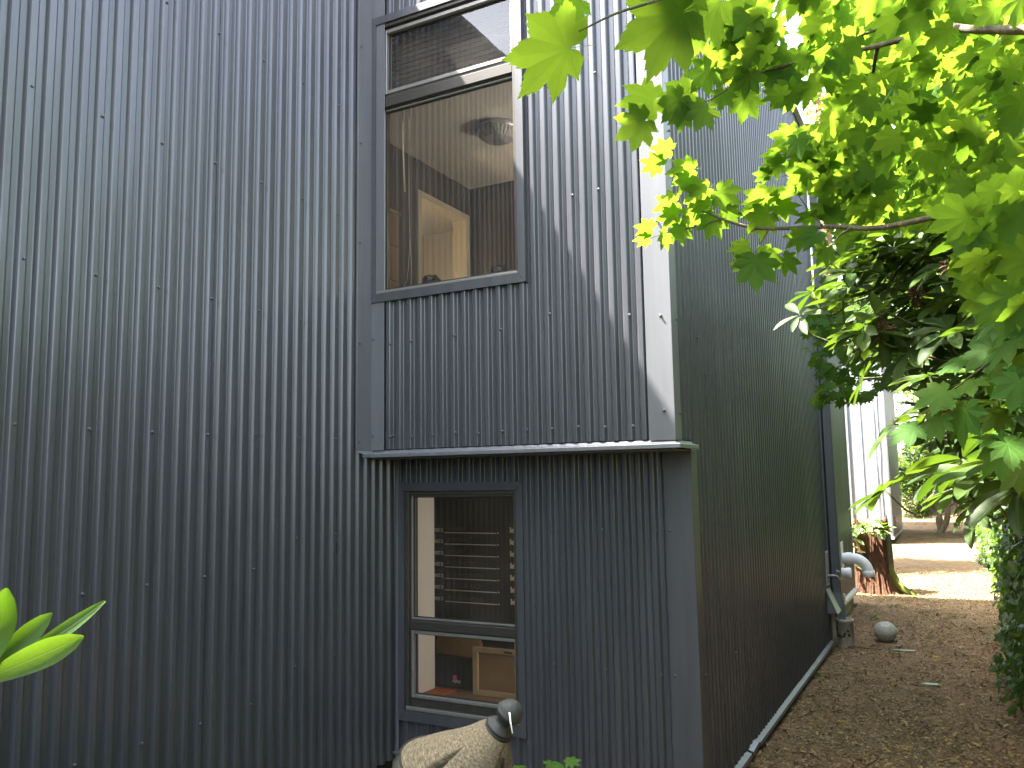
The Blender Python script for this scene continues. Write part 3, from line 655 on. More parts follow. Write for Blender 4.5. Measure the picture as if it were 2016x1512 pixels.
out = [(-.28, .27), (-.28, .50)]+[(-.28+.0+.05*(1-math.cos(a)), .50+.05*math.sin(a)) for a in np.linspace(.2, 1.57, 5)]+[(.0, .55)]+[(-.0+.05*math.sin(a), .50+.05*math.cos(a)) for a in np.linspace(.2, 1.57, 5)]+[(.05, .27)]
V = [(x, 1.05, z) for x, z in out]+[(x, 1.08, z) for x, z in out]; k = len(out)
m.add(V, [tuple(range(k))[::-1], tuple(range(k, 2*k))]+[(i, (i+1) % k, (i+1) % k+k, i+k) for i in range(k)]).build('backrest', M['tan'], t)
MB().bbox((-.28, 1.081, .24), (.05, 1.40, .27), .006).build('seat', M['tan'], t)
for x, y in ((-.26, 1.1), (.03, 1.1), (-.26, 1.37), (.03, 1.37)): MB().tube([(x, y, .125), (x, y, .24)], .012, 8).build('leg', M['black'], t, True)
t = thing('framed_board', 'pale wood framed brown board leaning inside the lower window', 'framed board', (.5, .62, .3265))
m = MB(); frame_rect(m, .262, .74, .3265, .592, .035, .035, .03, .03, .60, .622); m.build('frame', M['wood'], t)
MB().bbox((.297, .612, .3565), (.705, .618, .562), .001).build('backing', M['cork'], t)
MB().bbox((.47, .597, .573), (.52, .6, .580), .001).build('hanger', M['black'], t)
tag(MB().bbox((-.015, .42, .326), (.13, .655, .330), .001).build('paper_sheet', M['orange'], None, False, (.05, .53, .326)), 'orange paper lying on the low table by the laptop', 'paper')

# ------------------------------------------------------------------ downspout, pipes and fittings on the side wall
YD = 4.62
t = thing('downspout', 'dark grey square downspout down the side wall end', 'downspout', (W_+.06, YD, .12))
x0, x1, y0, y1 = W_+.014, W_+.096, YD-.05, YD+.05
m = MB(); zs = [4.7, .62]
pr = [(x1, y0+.01), (x1, y0+.03), (x1-.008, y0+.035), (x1-.008, y0+.045), (x1, y0+.05), (x1, y0+.07), (x1-.008, y0+.075), (x1-.008, y0+.085), (x1, y0+.09), (x1-.01, y1), (x0+.01, y1), (x0, y1-.01), (x0, y0+.01), (x0+.01, y0), (x1-.01, y0)]
n = len(pr); V = [(x, y, z) for z in (.44, 4.7) for x, y in pr]; m.add(V, [(i, (i+1) % n, (i+1) % n+n, i+n) for i in range(n)]+[tuple(range(n)), tuple(range(n, 2*n))]).build('pipe', M['downspout'], t)
m = MB(); V = [(x+(0 if z > .4 else .035), y-(0 if z > .4 else .05), z) for z in (.16, .47) for x, y in [((q[0]-W_-.055)*1.05+W_+.055, (q[1]-YD)*1.05+YD) for q in pr]]; m.add(V, [(i, (i+1) % n, (i+1) % n+n, i+n) for i in range(n)]).build('shoe', M['downspout'], t)
MB().bbox((x0-.004, y0-.012, 2.5), (x1+.004, y1+.012, 2.54), .002).build('strap', M['downspout'], t)
pz = float(gz(1.79, 4.52))
t = thing('drain_pipe', 'mossy clay drain pipe standing under the downspout', 'pipe', (1.79, 4.52, pz))
MB().lathe([(.072, -.03), (.072, .205), (.078, .208), (.078, .232), (.070, .236), (.060, .232), (.058, .05), (.0, .05)], (1.79, 4.52, pz), (0, -.03, 1), 26).build('pipe_body', M['clay'], t, True)
for k in range(9):
    a = random.uniform(3.6, 5.4); c = np.array((1.79+.073*math.cos(a), 4.52+.073*math.sin(a), pz+random.uniform(.07, .15))); 
    MB().lathe([(.0, -.006), (.011, -.002), (.012, .002), (.0, .006)], c, (math.cos(a), math.sin(a), 0), 8).build('moss_patch', M['moss_dark'], t, True)
t = thing('hose_tap', 'small metal hose tap on a framed plate beside the downspout', 'tap', (W_+.02, 4.38, .64))
m = MB(); 
for a, b in (((.010, 4.29, .56), (.022, 4.30, .86)), ((.010, 4.40, .56), (.022, 4.41, .86)), ((.010, 4.30, .84), (.022, 4.40, .86)), ((.010, 4.30, .56), (.022, 4.40, .575))): m.bbox((W_+a[0], a[1], a[2]), (W_+b[0], b[1], b[2]), .002)
m.build('plate_frame', M['zinc'], t)
MB().bbox((W_+.010, 4.301, .575), (W_+.014, 4.399, .839), .001).build('backing_plate', M['trim'], t)
MB().tube(curve([(W_+.014, 4.35, .64), (W_+.07, 4.35, .645), (W_+.10, 4.35, .635), (W_+.115, 4.35, .60)]), [.013]*6+[.011]*8+[.013]*5, 12).build('spout', M['brass'], t, True)
MB().tube([(W_+.08, 4.35, .645), (W_+.10, 4.35, .68)], .006, 8).build('stem', M['brass'], t, True)
m = MB(); c = np.array((W_+.103, 4.35, .687)); m.tube([c+.024*np.array((.5*math.cos(a), math.sin(a), -.3*math.cos(a))) for a in np.linspace(0, 6.283, 18)], .005, 6); m.build('handle', M['brass'], t, True)
t = thing('vent_flap', 'tilted dark metal vent flap low on the side wall', 'vent', (W_+.01, 4.36, .43))
m = MB(); m.add([(W_+.012, 4.26, .52), (W_+.012, 4.46, .52), (W_+.085, 4.46, .33), (W_+.085, 4.26, .33), (W_+.012, 4.26, .33), (W_+.012, 4.46, .33)], [(0, 3, 2, 1), (0, 4, 3), (1, 2, 5), (4, 5, 2, 3)]); m.build('hood', M['trim'], t)
MB().add([(W_+.014, 4.25, .53), (W_+.014, 4.47, .53), (W_+.094, 4.47, .325), (W_+.094, 4.25, .325), (W_+.010, 4.25, .535), (W_+.010, 4.47, .535), (W_+.098, 4.47, .33), (W_+.098, 4.25, .33)], [(4, 7, 6, 5), (0, 1, 2, 3), (0, 3, 7, 4), (1, 5, 6, 2), (3, 2, 6, 7)]).build('flap', M['zinc'], t)
YP = 5.45
t = thing('elbow_pipe', 'white plastic elbow pipe curving down from the wall', 'pipe', (W_, YP, .62))
c0 = np.array((W_-.01, YP, .70)); pts = [c0, c0+(.09, 0, 0), c0+(.12, 0, 0)]+[c0+np.array((.12+.14*math.sin(a), 0, -.14*(1-math.cos(a)))) for a in np.linspace(.15, 1.45, 9)]
MB().tube(pts, .052, 20, False).build('bend', M['pvc'], t, True)
e0 = pts[-1]; MB().lathe([(.052, 0), (.058, .002), (.059, .06), (.053, .062), (.050, .0)], e0+np.array((0, 0, .01)), (.08, 0, -1), 22).build('socket', M['pvc'], t, True)
MB().lathe([(.058, 0), (.059, .05), (.052, .055)], c0+np.array((.06, 0, 0)), (1, 0, 0), 22).build('coupling', M['pvc'], t, True)
MB().bbox((W_+.008, YP-.10, .60), (W_+.018, YP+.10, .86), .003).build('wall_plate', M['fascia'], t)
t = thing('capped_pipe', 'short capped white pipe stub under the elbow pipe', 'pipe', (W_, 5.2, .56))
MB().tube([(W_-.01, 5.22, .58), (W_+.10, 5.22, .58)], .046, 18).build('stub', M['pvc'], t, True)
MB().lathe([(.050, 0), (.052, .035), (.046, .046), (.0, .05)], (W_+.07, 5.22, .58), (1, 0, 0), 20).build('cap', M['pvc'], t, True)
t = thing('cable_conduit', 'grey conduit with a junction box rising from the ground', 'conduit', (W_+.03, 5.0, .1))
MB().tube([(W_+.03, 4.98, .05), (W_+.03, 4.98, .33)], .028, 12).build('sleeve', M['clay'], t, True)
MB().bbox((W_+.003, 4.93, .33), (W_+.075, 5.03, .41), .006).build('junction_box', M['zinc'], t)
MB().tube([(W_+.03, 4.98, .41), (W_+.03, 4.99, .56)], .016, 10).build('riser', M['zinc'], t, True)

# ------------------------------------------------------------------ far bay of the building
t = thing('far_annex', 'sunlit pale grey annex with ribbed front at the end of the path', 'building', (.6, 14, .3))
FY, FX, FZ = 14.0, 1.59, .335
MB().bbox((-1.7, FY+.02, FZ), (FX-.01, FY+3, 4.9), .01).build('wall', M['annex'], t)
xs_ = [-.4, -.16, .08, .32, .50, .78, .86, .94, 1.03]
for a, b in ((.60, .74), (.80, .92)): MB().bbox((a, FY-.045, FZ), (b, FY+.02, 4.85), .012).build('rib', M['annex'], t)
MB().bbox((.96, FY-.02, FZ), (1.16, FY+.019, 4.86), .006).build('panel', M['annex'], t)
MB().bbox((1.165, FY-.006, FZ), (1.40, FY+.019, 4.86), .004).build('panel', M['annex'], t)
MB().bbox((1.40, FY-.03, FZ+.01), (FX, FY+.019, 4.86), .006).build('corner_trim', M['annex'], t)
MB().bbox((FX-.009, FY-.028, FZ+.01), (FX+.02, FY+2.9, 4.86), .004).build('side_panel', M['trim'], t)
for k in range(5): MB().bbox((FX+.02, FY+.25, .50+k*.05), (FX+.045, FY+.75, .525+k*.05), .003).build('louvre', M['trim'], t)
MB().bbox((1.10, FY-.045, FZ-.05), (FX+.035, FY+3, FZ), .004).build('base_trim', M['zinc'], t)
for x in (1.395, 1.475): MB().tube(curve([(x+random.uniform(-.012, .012), FY-.036, z) for z in np.linspace(.34, 4.6, 9)]), .005, 6).build('cable', M['black'], t, True)
MB().box((-1.6, FY+.3, -.4), (FX-.1, FY+2.9, FZ-.051)).build('footing', M['concrete'], t)

# ------------------------------------------------------------------ plants: leaf prototypes
def proto_maple(hi=True):
    L = [(0, 1.0), (38, .92), (76, .74), (114, .50)]; pts = []
    def lobe(a, r):
        q = []
        if hi:
            q = [(-16.5, .71), (-12.5, .80), (-10.8, .77), (-6.4, .895), (-5.0, .865), (0, 1.03), (5.0, .865), (6.4, .895), (10.8, .77), (12.5, .80), (16.5, .71)]
        else: q = [(-10, .80), (0, 1.03), (10, .80)]
        return [(a+da, r*f) for da, f in q]
    order = [(-114, .50), (-76, .74), (-38, .92), (0, 1.0), (38, .92), (76, .74), (114, .50)]
    P = [(-165, .17), (-150, .30), (-132, .36)] if hi else [(-160, .2), (-134, .36)]
    for i, (a, r) in enumerate(order):
        P += lobe(a, r)
        if i < 6: b, q = order[i+1]; P.append(((a+b)/2, .655*(r+q)/2))
    P += [(132, .36), (150, .30), (165, .17)] if hi else [(134, .36), (160, .2)]
    V = [(0, 0, 0)]
    for a, r in P:
        t_ = math.radians(a); x, y = r*math.sin(t_), r*math.cos(t_)
        da = abs(((a+19) % 38)-19)/19; z = -.17*r*r+.035*da*r-.05*x*x; V.append((x, y, z))
    n = len(P); F = [(0, i+1, i) for i in range(1, n)]
    if hi:                                # mid ring for a bent blade
        V2 = [(0, 0, 0)]; 
        for v in V[1:]: V2.append((v[0]*.55, v[1]*.55, v[2]*.42))
        V2 += V[1:]; F = [(0, i+1, i) for i in range(1, n)]
        F3 = []
        for i in range(1, n): F3 += [(i, i+1, n+i+1), (i, n+i+1, n+i)]
        b = len(V2); pet = [(-.006, 0, 0), (.006, 0, 0), (.02, -.42, .05), (.012, -.42, .05)]
        return np.array(V2+pet), np.array(F+F3+[(b, b+1, b+2), (b, b+2, b+3)])
    return np.array(V), np.array(F)
def proto_long(hi=True, wd=.185, droop=.22, cup=.30):
    n = 10 if hi else 5; V = []; F = []
    for i in range(n+1):
        t_ = i/n; w_ = wd*(max(0., math.sin(math.pi*min(1, t_**.95*.99+.006)))**.55)*(.50+.72*t_ if t_ < .7 else 1.0); w_ = max(w_, .010)
        z = -droop*t_*t_; V += [(-w_, t_, z-.10*w_+.05*w_), (0, t_, z-.18*w_), (w_, t_, z-.10*w_+.05*w_)]
    for v in range(0): pass
    for i in range(n):
        a = 3*i
        for k in (0, 1): F += [(a+k, a+k+1, a+k+4), (a+k, a+k+4, a+k+3)]
    V = np.array(V); V[0::3, 2] += cup*np.abs(V[0::3, 0]); V[2::3, 2] += cup*np.abs(V[2::3, 0])
    return V, np.array(F)
def proto_ivy():
    P = [(-150, .35), (-118, .62), (-88, .5), (-58, .85), (-30, .62), (0, 1.0), (30, .62), (58, .85), (88, .5), (118, .62), (150, .35)]
    V = [(0, 0, 0)]+[(r*math.sin(math.radians(a)), r*math.cos(math.radians(a)), -.14*r*r+(.05 if k % 2 else 0)) for k, (a, r) in enumerate(P)]
    return np.array(V), np.array([(0, i+1, i) for i in range(1, len(P))])
def proto_small():
    V = np.array([(0, 0, 0), (-.26, .45, .05), (0, .5, -.03), (.26, .45, .05), (0, 1, -.12)]); return V, np.array([(0, 2, 1), (0, 3, 2), (1, 2, 4), (2, 3, 4)])
PR = {'maple_hi': proto_maple(True), 'maple_lo': proto_maple(False), 'long_hi': proto_long(True), 'long_lo': proto_long(False), 'ivy': proto_ivy(), 'small': proto_small()}
def frames(N, T):
    N = np.asarray(N, float); T = np.asarray(T, float)
    N = N/np.linalg.norm(N, axis=1, keepdims=True); T = T-N*(T*N).sum(1, keepdims=True); T /= np.linalg.norm(T, axis=1, keepdims=True)+1e-9
    return np.stack([np.cross(T, N), T, N], -1)          # columns side, tip, normal
def leafmesh(name, proto, pos, R, s, mat, parent=None, loc=None, rnd=None):
    V0, F0 = proto; n = len(pos); m = len(V0)
    V = np.einsum('nij,mj->nmi', R, V0)*np.asarray(s)[:, None, None]+np.asarray(pos)[:, None, :]
    F = (F0[None]+(np.arange(n)*m)[:, None, None]).reshape(-1, 3)
    o = obj(name, V.reshape(-1, 3), F, mat, parent, True, loc); me = o.data
    uvl = me.uv_layers.new(name='UVMap'); uv = np.tile(V0[:, :2], (n, 1)); uvl.data.foreach_set('uv', uv[F.ravel()].ravel())
    at_ = me.attributes.new('rnd', 'FLOAT', 'POINT'); at_.data.foreach_set('value', np.repeat(rng.random(n) if rnd is None else rnd, m).astype(np.float32))
    return o
PROTO_MESH = {}
def leafobj(kind, pos, R, s, mat, parent, name='leaf'):
    k = (kind, mat.name)
    if k not in PROTO_MESH:
        V0, F0 = PR[kind]; me = rawmesh('leaf', V0, F0, mat, True); uvl = me.uv_layers.new(name='UVMap'); uvl.data.foreach_set('uv', V0[F0.ravel()][:, :2].ravel()); PROTO_MESH[k] = me
    o = bpy.data.objects.new(name, PROTO_MESH[k]); COL.objects.link(o); o.parent = parent
    Mx = np.eye(4); Mx[:3, :3] = R*s; Mx[:3, 3] = np.asarray(pos)-OFF[parent.name]; o.matrix_local = Matrix(Mx.tolist()); return o
def split_leaves(parent, hi, lo, pos, R, s, mat, limit, minpx=9):
    pos = np.asarray(pos); s = np.asarray(s); px, py, z = project(pos); size = FPX*s/np.maximum(z, .1)
    ok = (px > -30) & (px < 2046) & (py > -30) & (py < 1542) & (z > .2) & (size > minpx)
    o = np.argsort(-np.where(ok, size, 0)); pick = [i for i in o[:limit] if ok[i]]
    for i in pick: leafobj(hi, pos[i], R[i], float(s[i]), mat, parent)
    rest = np.ones(len(pos), bool); rest[pick] = False
    if rest.any(): tag(leafmesh('foliage', PR[lo], pos[rest], R[rest], s[rest], mat, parent), kind='stuff')
def unit(v): v = np.asarray(v, float); return v/np.linalg.norm(v)
def inpoly(x, y, poly):
    c = False; n = len(poly)
    for i in range(n):
        (x1, y1), (x2, y2) = poly[i], poly[(i+1) % n]
        if (y1 > y) != (y2 > y) and x < (x2-x1)*(y-y1)/(y2-y1)+x1: c = not c
    return c
def sample(poly, n):
    xs = [p[0] for p in poly]; ys = [p[1] for p in poly]; out = []
    while len(out) < n:
        x, y = random.uniform(min(xs), max(xs)), random.uniform(min(ys), max(ys))
        if inpoly(x, y, poly): out.append((x, y))
    return out

# ------------------------------------------------------------------ vine maple
MAP = thing('vine_maple', 'vine maple with lobed bright green leaves arching over the path', 'tree', (3.75, -1.1, .2))
BR = {  # branches: image position and distance from the viewpoint, thickness
 'a': ([(2140, 340, 2.25), (2016, 388, 2.35), (1850, 425, 2.5), (1727, 449, 2.6), (1640, 446, 2.65), (1580, 448, 2.7), (1500, 450, 2.7), (1440, 438, 2.7), (1400, 422, 2.7), (1345, 400, 2.72)], .0105),
 'b': ([(1675, 450, 2.62), (1655, 462, 2.6), (1635, 486, 2.58)], .005),
 'c': ([(1620, 445, 2.66), (1590, 410, 2.7), (1567, 378, 2.72)], .003),
 'd': ([(1514, 452, 2.7), (1498, 478, 2.66), (1482, 502, 2.62)], .003),
 'e': ([(1420, 432, 2.7), (1370, 446, 2.7), (1320, 456, 2.72), (1278, 470, 2.74)], .003),
 'f': ([(2140, 60, 1.95), (1986, 59, 2.0), (1909, 58, 2.05), (1849, 52, 2.1), (1793, 73, 2.12), (1720, 92, 2.16), (1677, 103, 2.2), (1651, 120, 2.22), (1620, 121, 2.25)], .0105),
 'g': ([(1849, 52, 2.1), (1805, 30, 2.15), (1754, 0, 2.2), (1690, -60, 2.3)], .007),
 'h': ([(1805, 34, 2.14), (1749, 52, 2.15), (1710, 64, 2.15), (1656, 85, 2.15), (1581, 89, 2.12)], .005),
 'i': ([(1635, 88, 2.14), (1573, 119, 2.1), (1496, 144, 2.06), (1441, 170, 2.04), (1400, 195, 2.02), (1308, 233, 2.0)], .0045),
 'j': ([(1728, 93, 2.16), (1720, 134, 2.25), (1715, 175, 2.35), (1728, 211, 2.5), (1744, 232, 2.6), (1754, 268, 2.7), (1775, 317, 2.8)], .005),
 'k': ([(1790, 310, 3.0), (1723, 294, 2.9), (1633, 289, 2.85), (1590, 318, 2.8), (1542, 348, 2.8)], .0035),
 'l': ([(1480, -60, 1.3), (1380, -30, 1.2), (1290, 2, 1.12), (1212, 27, 1.06), (1140, 62, 1.02)], .0035),
 'm': ([(2140, 640, 1.6), (2016, 680, 1.65), (1940, 720, 1.7), (1880, 765, 1.72)], .005),
 'n': ([(1900, 560, 4.2), (1790, 640, 5.0), (1700, 660, 5.6), (1640, 650, 5.8)], .006),
 'o': ([(1900, 690, 4.6), (1760, 740, 5.4), (1670, 745, 5.7), (1610, 740, 5.8)], .006)}
for k, (pts, r) in BR.items():
    c = curve([at(*q) for q in pts], 5); n = len(c); MB().tube(c, [r*(1-.75*i/(n-1)) for i in range(n)], 7).build('branch', M['twig'] if r < .006 else M['bark'], MAP, True)
base = np.array((3.75, -1.1, .15))
for k, (tgt, r) in enumerate(((BR['a'][0][0], .03), (BR['f'][0][0], .034), (BR['m'][0][0], .022), (BR['n'][0][0], .02), (BR['o'][0][0], .018), (BR['l'][0][0], .012))):
    e = at(*tgt); b = base+np.array((random.uniform(-.12, .12), random.uniform(-.12, .12), 0)); mid = b*.5+e*.5+np.array((.25, 0, .35))
    if tgt == BR['l'][0][0]: b = np.array((3.7, -1.2, 2.2)); mid = (b+e)/2+np.array((.1, .1, .5))
    c = curve([b, mid, e], 9); n = len(c); MB().tube(c, [r*(1-.6*i/(n-1)) for i in range(n)], 9).build('trunk' if k == 0 else 'stem', M['bark'], MAP, True)
lp, lN, lT, ls = [], [], [], []
SIDE = -rt*1.0
def addleaf(px, py, size, d=2.7, ang=None, face=None):
    """leaf centred near an image position at distance d; ang: direction its tip points in the picture (deg, 0 = right, 90 = down)"""
    if ang is None: ang = random.gauss(150, 40)
    s = size*d/FPX*.74; a = math.radians(ang)
    if face is None: face = -.85 if py < 620 else .45       # leaves overhead show their backlit undersides
    tip = rt*math.cos(a)-up*math.sin(a)+fw*random.gauss(0, .3)
    P = at(px, py, d); tc = unit(CAM-P)
    N = np.array((0, 0, .75))+tc*face*random.uniform(.5, 1.6)+rng.normal(0, .22, 3)
    N = N-unit(tip)*(N@unit(tip))*.8
    if py < 620 and N@tc > -.15 and random.random() < .8: N = N-tc*(N@tc+.45)
    lp.append(P-unit(tip)*s*.3); lN.append(N); lT.append(tip); ls.append(s)
for px, py, size, d, ang in (
 (1080, 100, 185, 1.03, 163), (1119, 12, 90, 1.06, 160), (1302, 46, 190, 1.18, 150), (1390, 22, 150, 1.25, 140), (1330, 5, 120, 1.2, 160),
 (1372, 75, 66, 2.0, 190), (1423, 44, 66, 2.0, 160), (1266, 196, 96, 2.0, 185), (1250, 250, 88, 2.0, 150), (1336, 183, 84, 2.02, 170), (1328, 208, 80, 1.98, 130), (1341, 228, 58, 2.0, 150), (1382, 225, 66, 2.0, 110), (1423, 192, 50, 2.05, 100), (1467, 206, 68, 2.08, 100), (1439, 129, 76, 2.02, 120), (1385, 150, 70, 2.0, 130), (1444, 85, 64, 2.05, 190), (1483, 50, 68, 2.1, 160), (1403, 113, 66, 2.05, 150), (1359, 110, 40, 2.1, 180), (1490, 110, 70, 2.1, 130), (1525, 150, 66, 2.1, 110), (1555, 165, 60, 2.1, 110), (1520, 60, 72, 2.1, 150), (1460, 20, 80, 2.0, 140), (1540, 115, 60, 2.12, 120),
 (1305, 292, 54, 2.7, 190), (1287, 321, 54, 2.7, 200), (1344, 335, 66, 2.7, 175), (1350, 360, 50, 2.7, 120), (1375, 381, 66, 2.7, 150), (1429, 385, 62, 2.7, 30), (1314, 403, 62, 2.7, 165), (1319, 427, 56, 2.7, 170), (1360, 425, 58, 2.7, 140), (1384, 410, 52, 2.7, 170), (1438, 423, 48, 2.7, 50), (1402, 443, 62, 2.7, 110), (1271, 447, 48, 2.72, 190), (1266, 470, 40, 2.74, 180), (1309, 471, 46, 2.72, 110), (1340, 458, 50, 2.7, 80), (1497, 384, 72, 2.7, 200), (1479, 405, 60, 2.7, 160), (1538, 379, 66, 2.7, 330), (1546, 410, 60, 2.7, 20), (1497, 435, 72, 2.7, 140), (1590, 361, 58, 2.72, 270), (1654, 348, 78, 2.75, 190), (1598, 330, 60, 2.8, 210), (1721, 353, 68, 2.7, 280), (1693, 387, 62, 2.7, 150), (1623, 407, 52, 2.7, 250), (1590, 428, 48, 2.7, 160), (1696, 415, 72, 2.65, 140), (1640, 425, 52, 2.7, 240),
 (1489, 530, 86, 2.6, 95), (1456, 486, 50, 2.64, 170), (1458, 517, 44, 2.66, 180), (1513, 504, 62, 2.62, 20), (1551, 518, 52, 2.62, 60), (1546, 268, 62, 2.8, 190), (1522, 302, 52, 2.8, 180), (1523, 327, 56, 2.8, 170), (1502, 343, 38, 2.8, 190), (1570, 300, 60, 2.8, 170), (1610, 285, 60, 2.85, 160), (1600, 470, 56, 2.6, 130), (1620, 500, 50, 2.6, 120), (1570, 470, 50, 2.65, 140),
 (1900, 830, 96, 1.68, 95), (1842, 838, 70, 1.7, 110), (1955, 745, 66, 1.72, 100), (1900, 760, 80, 1.72, 150), (1840, 780, 80, 1.7, 150), (1785, 850, 78, 1.72, 150), (1980, 690, 90, 1.65, 130), (2000, 770, 80, 1.6, 110), (1935, 700, 80, 1.75, 140), (1880, 715, 64, 1.8, 150), (1960, 640, 70, 1.75, 140), (2005, 610, 90, 1.6, 150), (1960, 520, 80, 1.9, 140), (1990, 440, 100, 1.8, 140), (1900, 520, 80, 2.0, 150), (1930, 590, 76, 1.9, 150), (2000, 940, 70, 1.75, 130)):
    addleaf(px, py, size, d, ang)
for poly, n, d0, d1, w_ in (
   ([(1440, 0), (1500, 120), (1620, 130), (1650, 200), (1700, 300), (1760, 340), (2016, 330), (2050, -40), (1600, -40)], 260, 1.9, 2.9, .085),
   ([(1430, 20), (1490, 0), (1640, -20), (1660, 140), (1560, 200), (1440, 200)], 70, 1.95, 2.4, .08),
   ([(1540, 255), (1660, 250), (1680, 420), (1560, 345)], 60, 2.6, 3.4, .085),
   ([(1640, 0), (1600, 130), (1640, 330), (1700, 440), (1880, 460), (2030, 420), (2030, -30)], 620, 2.6, 4.6, .088),
   ([(1620, 220), (1640, 520), (1760, 600), (1880, 500), (2030, 450), (2030, 200), (1800, 120)], 1100, 4.4, 7.5, .10),
   ([(1585, 610), (1640, 590), (1780, 640), (1800, 760), (1700, 790), (1600, 800), (1615, 740), (1575, 680)], 340, 5.0, 6.6, .085),
   ([(1600, 560), (1700, 540), (1780, 640), (1700, 690), (1620, 650)], 160, 4.6, 6.4, .085),
   ([(1850, 380), (2030, 300), (2040, 900), (1960, 900), (1950, 660)], 120, 1.6, 2.6, .09)):
    for px, py in sample(poly, n):
        if 1505 < px < 1600 and 5 < py < 110 and random.random() < .93: continue
        if 1560 < px < 1625 and 140 < py < 255 and random.random() < .9: continue
        d = random.uniform(d0, d1); addleaf(px, py, w_*random.uniform(.75, 1.15)*FPX/d, d)
# the rest of the crown above and behind the viewpoint's frame
for k in range(1500):
    P = np.array((random.gauss(3.9, .9), random.gauss(-.8, 2.2), random.gauss(3.5, .75))); a = random.uniform(0, 6.28)
    px_, py_, z_ = project(P)
    if P[2] < 2.2 or P[0] < 2.75 or (z_[0] > 0 and px_[0] < 1640 and py_[0] > -60): continue
    if np.linalg.norm(P-CAM) < 1.2: continue
    lp.append(P); lN.append(np.array((0, 0, 1.))+rng.normal(0, .4, 3)); lT.append((math.cos(a), math.sin(a), -.3)); ls.append(random.uniform(.045, .062))
for k in range(1150):                    # unseen canopy added overhead to dapple the leaves below it
    P = np.array((random.uniform(1.45, 3.4), random.uniform(-4.8, -.85), random.uniform(3.15, 4.3))); a = random.uniform(0, 6.28)
    if noise2(P[0]*2.2, P[1]*2.2, 12) < .33 and not (P[0] < 2.1 and -3.7 < P[1] < -2.7): continue
    px_, py_, z_ = project(P)
    if z_[0] > 0 and py_[0] > -90 and -100 < px_[0] < 2100: continue
    lp.append(P); lN.append(np.array((0, 0, 1.))+rng.normal(0, .35, 3)); lT.append((math.cos(a), math.sin(a), -.3)); ls.append(random.uniform(.05, .068))
for k in range(260):                     # unseen leaves added to keep the sun off the nearest twig
    q = np.array((2.40, -2.68, 2.05))+np.array((-1.0, -.36, 1.72))*random.uniform(.62, 1.25)+rng.normal(0, .16, 3); a = random.uniform(0, 6.28)
    px_, py_, z_ = project(q)
    if z_[0] > 0 and py_[0] > -90 and -100 < px_[0] < 2100: continue
    lp.append(q); lN.append(np.array((0, 0, 1.))+rng.normal(0, .35, 3)); lT.append((math.cos(a), math.sin(a), -.3)); ls.append(random.uniform(.05, .068))
for c0, nn, sg, ta, tb in (((2.78, -1.85, 1.62), 380, .26, .85, 1.5), ((2.85, -.65, 1.9), 420, .20, .62, 1.0)):  # more unseen leaves, added to shade the right-hand foliage
    for k in range(nn):
        q = np.array(c0)+np.array((-1.0, -.36, 1.72))*random.uniform(ta, tb)+rng.normal(0, sg, 3); a = random.uniform(0, 6.28); px_, py_, z_ = project(q)
        if (z_[0] > 0 and py_[0] > -90 and -100 < px_[0] < 2100) or q[1] > -.55 or q[2] < 2.8: continue
        lp.append(q); lN.append(np.array((0, 0, 1.))+rng.normal(0, .35, 3)); lT.append((math.cos(a), math.sin(a), -.3)); ls.append(random.uniform(.05, .068))
split_leaves(MAP, 'maple_hi', 'maple_lo', lp, frames(lN, lT), ls, M['maple'], 300)

# ------------------------------------------------------------------ rhododendron
RHO = thing('rhododendron', 'tall rhododendron with glossy dark whorled leaves beside the path', 'shrub', (3.45, .3, .3))
lp, lN, lT, ls = [], [], [], []; whorls = []
def whorl(P, ax, n, L, spread=.9):
    ax = unit(ax); u_ = unit(np.cross(ax, (.3, .5, .8))); v_ = np.cross(ax, u_); ph = random.random()*6
    for k in range(n):
        a = ph+2*math.pi*k/n+random.uniform(-.25, .25); rad = u_*math.cos(a)+v_*math.sin(a); e = random.uniform(.0, .5)
        T = rad*spread+ax*e+np.array((0, 0, -.25)); N = ax+np.array((0, 0, .5))-rad*.2+rng.normal(0, .15, 3)
        lp.append(P+rad*.008); lT.append(T); lN.append(N); ls.append(L*random.uniform(.75, 1.12))
    whorls.append((P, ax))
for px, py, d, n, L in ((1742, 965, 2.6, 9, .125), (1935, 111, 2.1, 7, .115), (1857, 297, 2.5, 10, .11), (1760, 560, 2.9, 9, .11), (1800, 590, 3.0, 8, .11), (1850, 600, 2.8, 9, .11), (1790, 690, 2.7, 10, .12), (1745, 650, 2.8, 8, .12), (1870, 650, 2.6, 9, .12), (1965, 790, 1.95, 8, .13), (2010, 820, 1.9, 8, .13), (1895, 905, 2.3, 9, .13), (1940, 930, 2.2, 9, .13), (1900, 960, 2.35, 9, .13), (1975, 905, 2.1, 9, .13), (2005, 955, 2.1, 8, .13), (1860, 930, 2.5, 8, .12), (1960, 985, 2.3, 8, .12), (1690, 505, 3.0, 8, .10), (1640, 520, 3.0, 7, .10), (1600, 575, 3.1, 7, .10), (1575, 620, 3.1, 6, .10), (1660, 590, 3.0, 8, .11), (1700, 745, 2.9, 7, .11), (1760, 835, 2.5, 5, .11), (1920, 470, 2.4, 8, .11), (1860, 520, 2.6, 8, .11), (1980, 570, 2.2, 9, .12), (1800, 500, 2.9, 8, .11), (1830, 740, 2.5, 8, .12), (1700, 640, 3.1, 8, .11), (1960, 640, 2.3, 9, .12)):
    whorl(at(px, py, d), np.array((-.55, -.25, .55))+rng.normal(0, .3, 3), n, L)
for px, py in sample([(1640, 500), (1880, 430), (2040, 380), (2040, 960), (1900, 1000), (1800, 760), (1690, 700)], 300):
    whorl(at(px, py, random.uniform(2.7, 4.6)), np.array((-.4, -.3, .6))+rng.normal(0, .4, 3), random.randint(6, 9), random.uniform(.09, .125))
